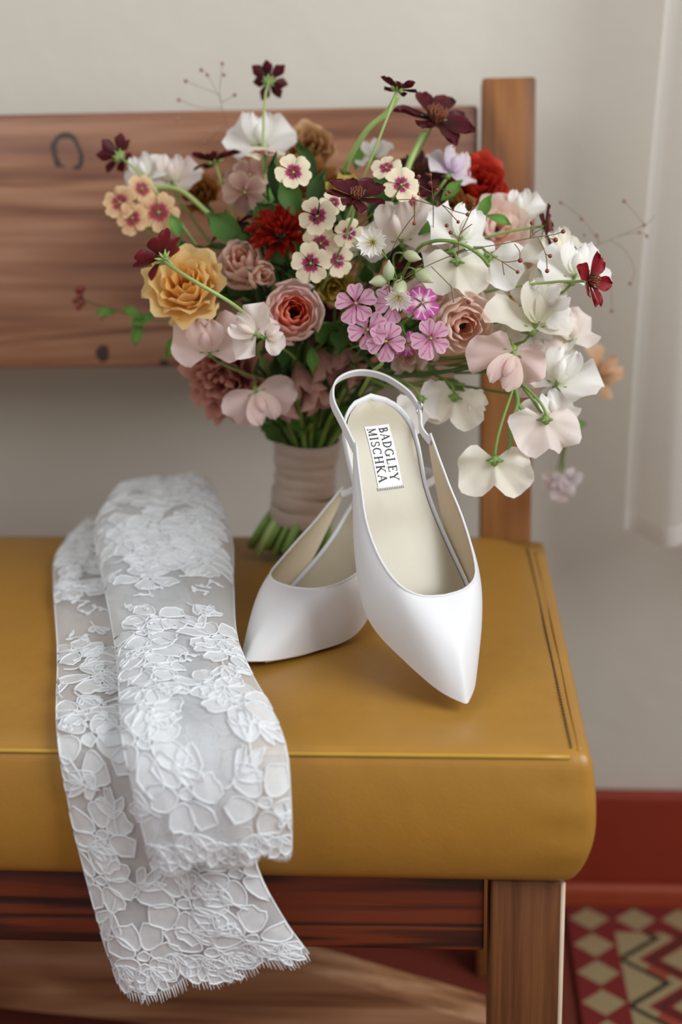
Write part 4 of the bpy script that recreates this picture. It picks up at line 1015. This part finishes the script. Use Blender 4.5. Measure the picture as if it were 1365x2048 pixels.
# ---- sweet peas
SPS = [
 (990, 950, 128, .205, (.12, .15, -.95), 'cream', R_(180), 'cream sweet pea hanging lowest beside the post'),
 (1088, 866, 122, .212, (-.15, .2, -.95), 'blush', R_(180), 'blush white sweet pea hanging beside the lowest one'),
 (1098, 812, 105, .235, (.2, .3, .9), 'white', R_(20), 'white sweet pea just above the hanging blush one'),
 (1128, 738, 140, .240, (.35, .1, .9), 'white', R_(-20), 'large white sweet pea low at the right side'),
 (1010, 735, 140, .212, (-.1, -.2, 1), 'pink', R_(150), 'shell pink sweet pea low at the right front'),
 (1060, 745, 95, .245, (.2, -.2, 1), 'pink', R_(100), 'small shell pink sweet pea between two white ones'),
 (1064, 615, 165, .240, (.15, .25, 1), 'cream', R_(-10), 'large cream sweet pea at the right'),
 (1150, 525, 135, .265, (.4, .25, .9), 'white', R_(-15), 'white sweet pea behind the crimson cosmos'),
 (1105, 602, 100, .245, (.3, -.1, 1), 'white', R_(-60), 'white sweet pea under the crimson cosmos'),
 (985, 545, 125, .255, (.1, .25, -.9), 'white', R_(170), 'white sweet pea with green calyx under the grass spray'),
 (912, 552, 115, .245, (-.2, .2, -.9), 'cream', R_(185), 'cream sweet pea hanging beside the silene buds'),
 (925, 450, 130, .265, (.1, .3, 1), 'white', R_(-25), 'white pointed sweet pea at the top right of the bouquet'),
 (800, 445, 150, .280, (.0, .2, 1), 'blush', R_(10), 'blush white sweet pea beside the dark cosmos'),
 (1042, 405, 85, .36, (.2, .3, 1), 'white', R_(0), 'white sweet pea against the post'),
 (842, 820, 108, .245, (-.5, .2, -.8), 'white', R_(160), 'white sweet pea touching the shoe strap'),
 (908, 818, 108, .25, (.3, .2, -.9), 'cream', R_(190), 'cream sweet pea right of the shoe'),
 (960, 808, 50, .25, (.6, -.1, .8), 'cream', R_(230), 'small cream sweet pea bud'),
 (415, 672, 135, .262, (-.1, -.1, 1), 'pink', R_(5), 'pale pink sweet pea under the yellow rose'),
 (492, 655, 102, .232, (-.45, .0, 1), 'blush', R_(60), 'blush sweet pea overlapping the pink rose'),
 (548, 668, 66, .236, (.2, .1, 1), 'blush', R_(-70), 'small blush sweet pea in front of the pink rose'),
 (525, 812, 125, .295, (.1, -.3, .9), 'pink', R_(200), 'pink sweet pea hanging beside the ribbon'),
 (520, 262, 122, .42, (.0, .15, 1), 'white', R_(0), 'white sweet pea topmost at the back'),
 (345, 340, 100, .41, (-.1, .2, 1), 'blush', R_(0), 'greyish white sweet pea at the upper left'),
 (290, 335, 90, .41, (-.4, .2, .9), 'white', R_(25), 'white sweet pea above the tan phlox'),
 (1090, 690, 100, .275, (.3, .1, 1), 'cream', R_(0), 'cream sweet pea deep at the right side'),
 (905, 328, 100, .37, (.2, .4, .8), 'lilac', R_(-40), 'lilac white sweet pea above the red dahlia'),
 (850, 772, 100, .31, (.0, -.2, 1), 'pink', R_(180), 'pale pink sweet pea behind the shoe strap'),
 (1212, 738, 100, .50, (.5, .1, .8), 'peach', R_(-60), 'pale peach sweet pea farthest right at the back'),
 (880, 480, 110, .29, (.0, .3, 1), 'blush', R_(20), 'blush sweet pea behind the arching green stem'),
 (1075, 560, 110, .285, (.2, .3, .9), 'cream', R_(0), 'cream sweet pea deep behind the grass spray'),
 (720, 480, 100, .30, (.0, .3, .9), 'white', R_(0), 'white sweet pea behind the star flower'),
 (1135, 655, 115, .27, (.4, .1, .9), 'blush', R_(10), 'blush sweet pea at the right edge under the crimson cosmos'),
 (1008, 660, 130, .280, (.1, .1, 1), 'cream', R_(-20), 'cream sweet pea between the blush rose and the large cream one'),
 (1068, 688, 135, .262, (.2, -.1, 1), 'white', R_(30), 'white sweet pea above the shell pink one'),
 (1110, 490, 110, .30, (.3, .3, .9), 'cream', R_(10), 'cream sweet pea behind the bead grass tip'),
 (960, 590, 110, .27, (.0, .2, 1), 'blush', R_(0), 'blush sweet pea above the blush rose'),
 (745, 300, 70, .40, (.0, .3, .9), 'white', R_(30), 'small white sweet pea at the top middle'),
]
for (px, py, d, Y, fc, col, rl, lab) in SPS:
    rq = random.Random(px + 2 * py); kw = {}
    if 560 < px and py < 760: fc = (fc[0] + rq.uniform(-.55, .55), fc[1] + rq.uniform(-.45, .35), fc[2])
    if py > 800 and 960 < px < 1100: kw['root_pt'] = atY(1033, 760, .225)
    if px == 1212: kw['root_pt'] = atY(1100, 700, .33)
    sweetpea(px, py, d, Y, fc, lab, col, rl, srad=.0012, **kw)

# ---- phlox
CP = atY(650, 500, .34)
for (px, py, d, Y, fc, lab) in [
 (587, 345, 78, .29, (.1, .1, 1), 'cream phlox floret with magenta eye, topmost of the middle cluster'),
 (635, 433, 82, .255, (-.1, .15, 1), 'cream phlox floret with magenta eye left of the dark cosmos'),
 (642, 487, 76, .265, (0, -.35, .85), 'cream phlox floret facing down under another'),
 (622, 527, 84, .250, (-.1, -.15, 1), 'cream phlox floret with magenta eye, lowest of the middle cluster'),
 (675, 522, 72, .275, (.4, 0, .85), 'cream phlox floret turned to the right'),
 (698, 467, 64, .262, (.2, -.4, .85), 'cream phlox floret below the dark cosmos'),
 (668, 405, 56, .285, (.2, .2, .9), 'cream phlox floret half hidden by the dark cosmos'),
 (773, 336, 62, .295, (-.3, .35, .9), 'small cream phlox floret at the upper right'),
 (803, 370, 76, .270, (.1, .05, 1), 'cream phlox floret with magenta eye at the upper right'),
 (824, 402, 50, .285, (.6, -.1, .7), 'cream phlox floret turned away below its neighbour'),
 (533, 308, 82, .37, (.1, .8, .4), 'cream phlox floret facing up')]:
    phlox(px, py, d, Y, fc, lab)
for (px, py, d, Y, fc, lab) in [
 (240, 405, 74, .37, (-.3, .2, .95), 'tan phlox floret farthest left'), (265, 436, 70, .365, (-.1, -.1, 1), 'tan phlox floret lowest of the left cluster'),
 (318, 425, 88, .37, (.1, .0, 1), 'tan phlox floret right of the left cluster'), (284, 378, 66, .38, (.5, .25, .85), 'tan phlox floret highest of the left cluster')]:
    phlox(px, py, d, Y, fc, lab, 'phloxtan')
for (px, py, d, Y, fc, lab) in [(490, 385, 92, .36, (-.1, -.55, .8), 'dusty rose phlox floret seen from below'), (500, 350, 82, .375, (0, .3, .9), 'dusty rose phlox floret behind the green leaf'), (468, 345, 66, .38, (-.7, .4, .5), 'dusty rose phlox floret turned to the left')]:
    phlox(px, py, d, Y, fc, lab, 'phloxrose')
for (px, py, d, Y, fc, col, lab) in [
 (712, 607, 86, .215, (-.25, .1, 1), 'pinkphlox', 'pink striped phlox floret farthest left of the ring'), (787, 605, 84, .225, (.0, .3, .95), 'pinkphlox', 'pink striped phlox floret at the top of the ring'),
 (845, 606, 78, .215, (.15, .2, 1), 'magphlox', 'magenta and white striped phlox floret'), (736, 660, 84, .21, (-.2, -.1, 1), 'pinkphlox', 'pink striped phlox floret at the lower left of the ring'),
 (772, 683, 84, .208, (.0, -.15, 1), 'pinkphlox', 'pink striped phlox floret at the bottom of the ring'), (814, 688, 64, .215, (.05, -.65, .7), 'magphlox', 'magenta phlox floret facing down'),
 (862, 677, 84, .21, (.2, -.2, 1), 'pinkphlox', 'pink striped phlox floret at the lower right of the ring')]:
    phlox(px, py, d, Y, fc, lab, col)
for (px, py, lab) in ((1108, 965, 'lilac phlox floret hanging low at the back, left one'), (1143, 960, 'lilac phlox floret hanging low at the back, right one'), (1125, 982, 'lilac phlox floret hanging low at the back, lowest one')):
    phlox(px, py, 56, .44, (.3 * (px - 1125) / 18, -.55, .8), lab, 'lilac', root_pt=atY(1140, 850, .43))

# ---- cosmos
for a in [
 (714, 395, 124, .235, (.12, .60, .75), 'dark burgundy cosmos in the middle of the bouquet', 'cosmos', 8, 6),
 (1180, 562, 128, .215, (.78, -.1, .5), 'crimson cosmos at the far right, seen from the side', 'cosmosred', 7, 14),
 (1090, 452, 92, .30, (.86, .0, .3), 'dark burgundy cosmos edge on beside the post', 'cosmos', 7, 12),
 (795, 178, 88, .315, (.3, .92, -.05), 'dark burgundy cosmos on a curved stem above the bouquet', 'cosmos', 7, 4),
 (870, 240, 175, .36, (.25, .60, .62), 'large dark burgundy cosmos at the top beside the post', 'cosmos', 8, 4),
 (538, 162, 86, .43, (.1, .55, -.75), 'dark burgundy cosmos standing highest, seen from behind', 'cosmos', 7, 10),
 (238, 312, 90, .41, (-.55, .45, -.55), 'dark burgundy cosmos highest at the left, seen from behind', 'cosmos', 7, 16),
 (430, 322, 108, .39, (-.25, .92, .05), 'dark burgundy cosmos edge on at the upper left', 'cosmos', 7, 2),
 (324, 515, 120, .250, (-.62, .62, -.35), 'dark red cosmos behind the yellow rose, seen from behind', 'cosmosdk', 8, 6),
 (462, 455, 105, .36, (-.45, .8, .1), 'dark burgundy cosmos deep between the roses', 'cosmos', 7, 2),
 (838, 532, 110, .295, (.1, .2, .95), 'dark burgundy cosmos behind the silene buds', 'cosmos', 8, 6),
 (838, 345, 110, .39, (.1, .3, .9), 'dark burgundy cosmos behind the cream phlox', 'cosmos', 8, 6),
 (870, 375, 90, .37, (.1, .3, .9), 'dark burgundy cosmos behind the berry sprig', 'cosmos', 8, 6),
 (650, 655, 95, .36, (.0, .0, 1), 'dark burgundy cosmos deep in the shade above the ribbon', 'cosmos', 8, 6)]:
    kw = {}
    if a[0] == 324: kw['root_pt'] = atY(345, 530, .240)
    cosmos(*a[:6], col=a[6], n=a[7], elev=a[8], srad=.0011, **kw)

# ---- dusky pink lily buds low in the middle
for (px, py, d, al) in [(600, 745, 95, (.25, -.9, .2)), (570, 790, 80, (-.2, -.9, .2)), (648, 715, 80, (.5, -.7, .3)), (625, 775, 80, (.3, -.9, .2)), (680, 700, 70, (.2, -.8, .3)), (700, 735, 60, (.5, -.6, .2))]:
    o = flower('lily_bud', px, py, .33, al, 'dusky pink lily bud hanging above the ribbon', srad=.0012, back=.0)
    L = sz(px, py, .33, d)
    pm = petal_mesh('lily_petal', L, L * .36, PM['alst'], a=1.0, b=.7, cup=.35, curl=-.1, nu=5, nv=7, seed=px)
    for k in range(5): place(pm, o, 2 * math.pi * k / 5 + px, R_(66 - 10 * (k % 2)), .001, -L * .3)

# ---- silene: pale swollen buds and white star flowers
def silene_bud(px, py, d, Y, al, label, open_=False):
    L = sz(px, py, Y, d); o = flower('silene', px, py, Y, al, label, srad=.0007, back=L * .5, root_pt=atY(800, 600, .27))
    prof = [(0, .12), (.15, .24), (.4, .31), (.65, .26), (.85, .12), (1, .04)] if not open_ else [(0, .12), (.2, .28), (.5, .32), (.8, .24), (1, .2)]
    vs = []; uv = []
    for i in range(12):
        a = 2 * math.pi * i / 12
        for t, r in prof: vs.append(Vector((r * L * math.cos(a), r * L * math.sin(a), (t - .5) * L))); uv.append((i / 12, t))
    ob('swollen_calyx', mesh('swollen_calyx', vs, grid_faces(12, len(prof), True), PM['silene'], uvs=uv), o)
    if open_:
        pm = petal_mesh('silene_petal', L * .62, L * .3, PM['white'], a=1.5, b=.5, cup=.1, curl=.1, notch=.4, nu=5, nv=5, seed=3)
        for k in range(10): place(pm, o, .628 * k, R_(18), L * .1, L * .5)
        mb = MB()
        for k in range(7): mb.add(tube([(0, 0, L * .4), (math.cos(k) * L * .2, math.sin(k) * L * .2, L * .85)], L * .018, 4))
        ob('stamens', mesh('stamens', mb.v, mb.f, yel_m), o)
    return o
silene_bud(752, 487, 52, .215, (-.25, -.1, .95), 'white star flower of silene below the dark cosmos', True)
silene_bud(800, 578, 46, .205, (-.1, -.75, .6), 'white silene flower hanging over the pink phlox', True)
for (px, py, d, al, lab) in [(757, 562, 40, (-.9, -.2, .3), 'pale green silene bud farthest left'), (850, 553, 44, (.75, -.6, .3), 'pale green silene bud farthest right'), (826, 513, 38, (.85, -.35, .3), 'pale green silene bud at the top'), (778, 540, 40, (.0, .9, .3), 'pale green silene bud standing upright'), (722, 490, 38, (-.9, .2, .2), 'pale green silene bud beside the star flower')]:
    silene_bud(px, py, d, .213, al, lab)

# ---- fine grass with beads
bead_r = plain('bead_red_brown', '8a3a2c', '6a2a20', .3); bead_t = plain('bead_tan', 'a8806a', '8e6a54', .5); wire = plain('fine_stalk', '6a5a34', '7a6440', .6); wire_r = plain('fine_stalk_brown', '5a3a28', rough=.6)
beadm = {m_: mesh('bead', *sphere((0, 0, 0), 1, 8, 6), m_) for m_ in (bead_r, bead_t)}
def spray(lines, beads, Y, rad, brad, label, mat, bm):
    P0 = atY(*lines[0][0][:2], lines[0][0][2] if len(lines[0][0]) > 2 else Y); mb = MB()
    for ln in lines:
        pts = [atY(q[0], q[1], q[2] if len(q) > 2 else Y) for q in ln]
        mb.add(tube([p - P0 for p in catmull(pts, max(4, len(pts) * 3))], rad, 5))
    o = ob('bead_grass', mesh('bead_grass', mb.v, mb.f, mat), bq, mw=Matrix.Translation(P0 - BO), label=label)
    for q in beads:
        p = atY(q[0], q[1], Y) - P0; M4 = Matrix.Scale(brad * random.uniform(.8, 1.15), 4); M4.translation = p; ob('bead', beadm[bm], o, mw=M4)
YS = .195
spray([[(700, 640, .29), (760, 585, .24), (808, 558), (867, 526), (938, 500), (1014, 486), (1061, 476), (1110, 469)], [(1061, 476), (1070, 466), (1084, 458)], [(1077, 476), (1092, 508), (1095, 540)], [(1092, 508), (1101, 512)],
       [(967, 497), (1005, 523), (1041, 520)], [(1005, 523), (1036, 544)], [(1005, 523), (1009, 550)], [(1030, 488), (1040, 503), (1040, 520)], [(863, 533), (890, 560), (920, 590), (938, 604)], [(902, 570), (908, 605)], [(1090, 474), (1112, 480)],
       [(918, 504), (920, 470), (945, 448)], [(920, 480), (908, 470), (902, 465)], [(920, 470), (949, 409)], [(1061, 476), (1064, 446)], [(1110, 469), (1127, 463)]],
      [(1127, 463), (1064, 446), (902, 465), (894, 451), (948, 409), (1041, 521), (1036, 544), (1095, 542), (1112, 480), (938, 604), (1101, 512)], YS, .00038, .0017, 'fine grass spray with red brown beads reaching right', wire, bead_r)
spray([[(867, 470, .26), (867, 415), (865, 380), (862, 350)], [(866, 385), (840, 371), (838, 353)], [(840, 371), (838, 388)], [(866, 400), (885, 410), (917, 444)], [(866, 383), (880, 377), (900, 384)], [(885, 410), (910, 422), (936, 429)], [(866, 410), (830, 400), (790, 400)], [(830, 402), (829, 447)], [(829, 430), (800, 470), (775, 520)]],
      [(861, 350), (861, 366), (838, 353), (838, 388), (900, 384), (893, 389), (917, 444), (936, 429), (829, 447), (875, 380)], .22, .00034, .0015, 'fine grass spray with beads above the white sweet peas', wire_r, bead_r)
spray([[(560, 420, .40), (500, 330), (455, 250), (440, 190), (445, 127)], [(445, 205), (415, 150), (403, 140)], [(447, 215), (400, 215), (358, 200)], [(440, 190), (372, 162)], [(445, 205), (470, 190)], [(455, 250), (410, 285)], [(452, 245), (400, 240), (355, 238)]],
      [(403, 140), (372, 162), (415, 150), (358, 200), (445, 127), (470, 190), (355, 238), (410, 285), (448, 150)], .45, .00022, .0017, 'faint bead grass spray standing at the upper left', wire, bead_t)
spray([[(1060, 560, .34), (1150, 505), (1200, 488), (1290, 450), (1310, 430)], [(1200, 488), (1165, 437), (1123, 405)], [(1240, 470), (1280, 465), (1295, 470)], [(1220, 480), (1250, 500), (1270, 540), (1262, 565)], [(1200, 488), (1195, 470)], [(1290, 450), (1250, 402)], [(1150, 505), (1215, 560), (1225, 620)]],
      [(1123, 405), (1165, 437), (1195, 470), (1290, 450), (1250, 402), (1280, 465), (1295, 472), (1262, 567), (1225, 622), (1170, 470)], .44, .00022, .0017, 'faint bead grass spray reaching right in front of the curtain', wire, bead_t)
spray([[(380, 640, .36), (300, 640), (230, 620), (170, 600), (155, 575)], [(230, 620), (200, 640)], [(170, 600), (150, 605)]], [(155, 580), (160, 592), (150, 602), (165, 605), (157, 615), (163, 578)], .43, .0006, .0036, 'brown seed sprig reaching far left', stem_d, bead_r)

# ---- bare green stems between the flowers
def stemline(pts, r, mat, label=None):
    Q = [atY(*p) for p in pts]; wob('stem', *tube(catmull(Q, len(Q) * 5), r, 7), mat, bq, label=label)
stemline([(800, 560, .28), (835, 500, .235), (862, 484, .225), (890, 481, .22), (925, 488, .22), (960, 510, .225), (978, 532, .235)], .0014, stem_g, 'arching green stem over the white sweet peas')
stemline([(690, 660, .34), (760, 745, .29), (830, 750, .27), (900, 742, .25), (960, 735, .235), (1005, 760, .225)], .0018, stem_d)
stemline([(690, 720, .33), (770, 770, .29), (860, 765, .27), (930, 770, .26)], .0016, stem_g)
stemline([(720, 640, .30), (748, 700, .26), (765, 725, .245), (745, 745, .26), (720, 790, .32)], .0016, stem_y)
stemline([(690, 340, .34), (700, 315, .33), (735, 260, .32), (775, 225, .318), (795, 190, .316)], .0026, stem_y, 'curved pale green cosmos stem')
stemline([(800, 420, .34), (815, 340, .345), (838, 285, .355), (850, 265, .36)], .0026, stem_y)
stemline([(310, 375, .39), (360, 380, .38), (410, 420, .37), (460, 470, .36)], .0022, stem_y)
stemline([(1018, 700, .24), (1030, 770, .222), (1036, 808, .216), (1022, 850, .211), (1021, 895, .208), (1005, 915, .206), (985, 912, .206)], .0019, stem_g, 'knee-bent green stem of the hanging sweet pea')
stemline([(1036, 808, .216), (1052, 825, .213), (1070, 840, .212)], .0017, stem_g)
stemline([(330, 524, .243), (352, 540, .215), (395, 566, .195), (440, 592, .195), (476, 616, .215), (500, 640, .27)], .0015, stem_y, 'pale green cosmos stem lying across the yellow rose')
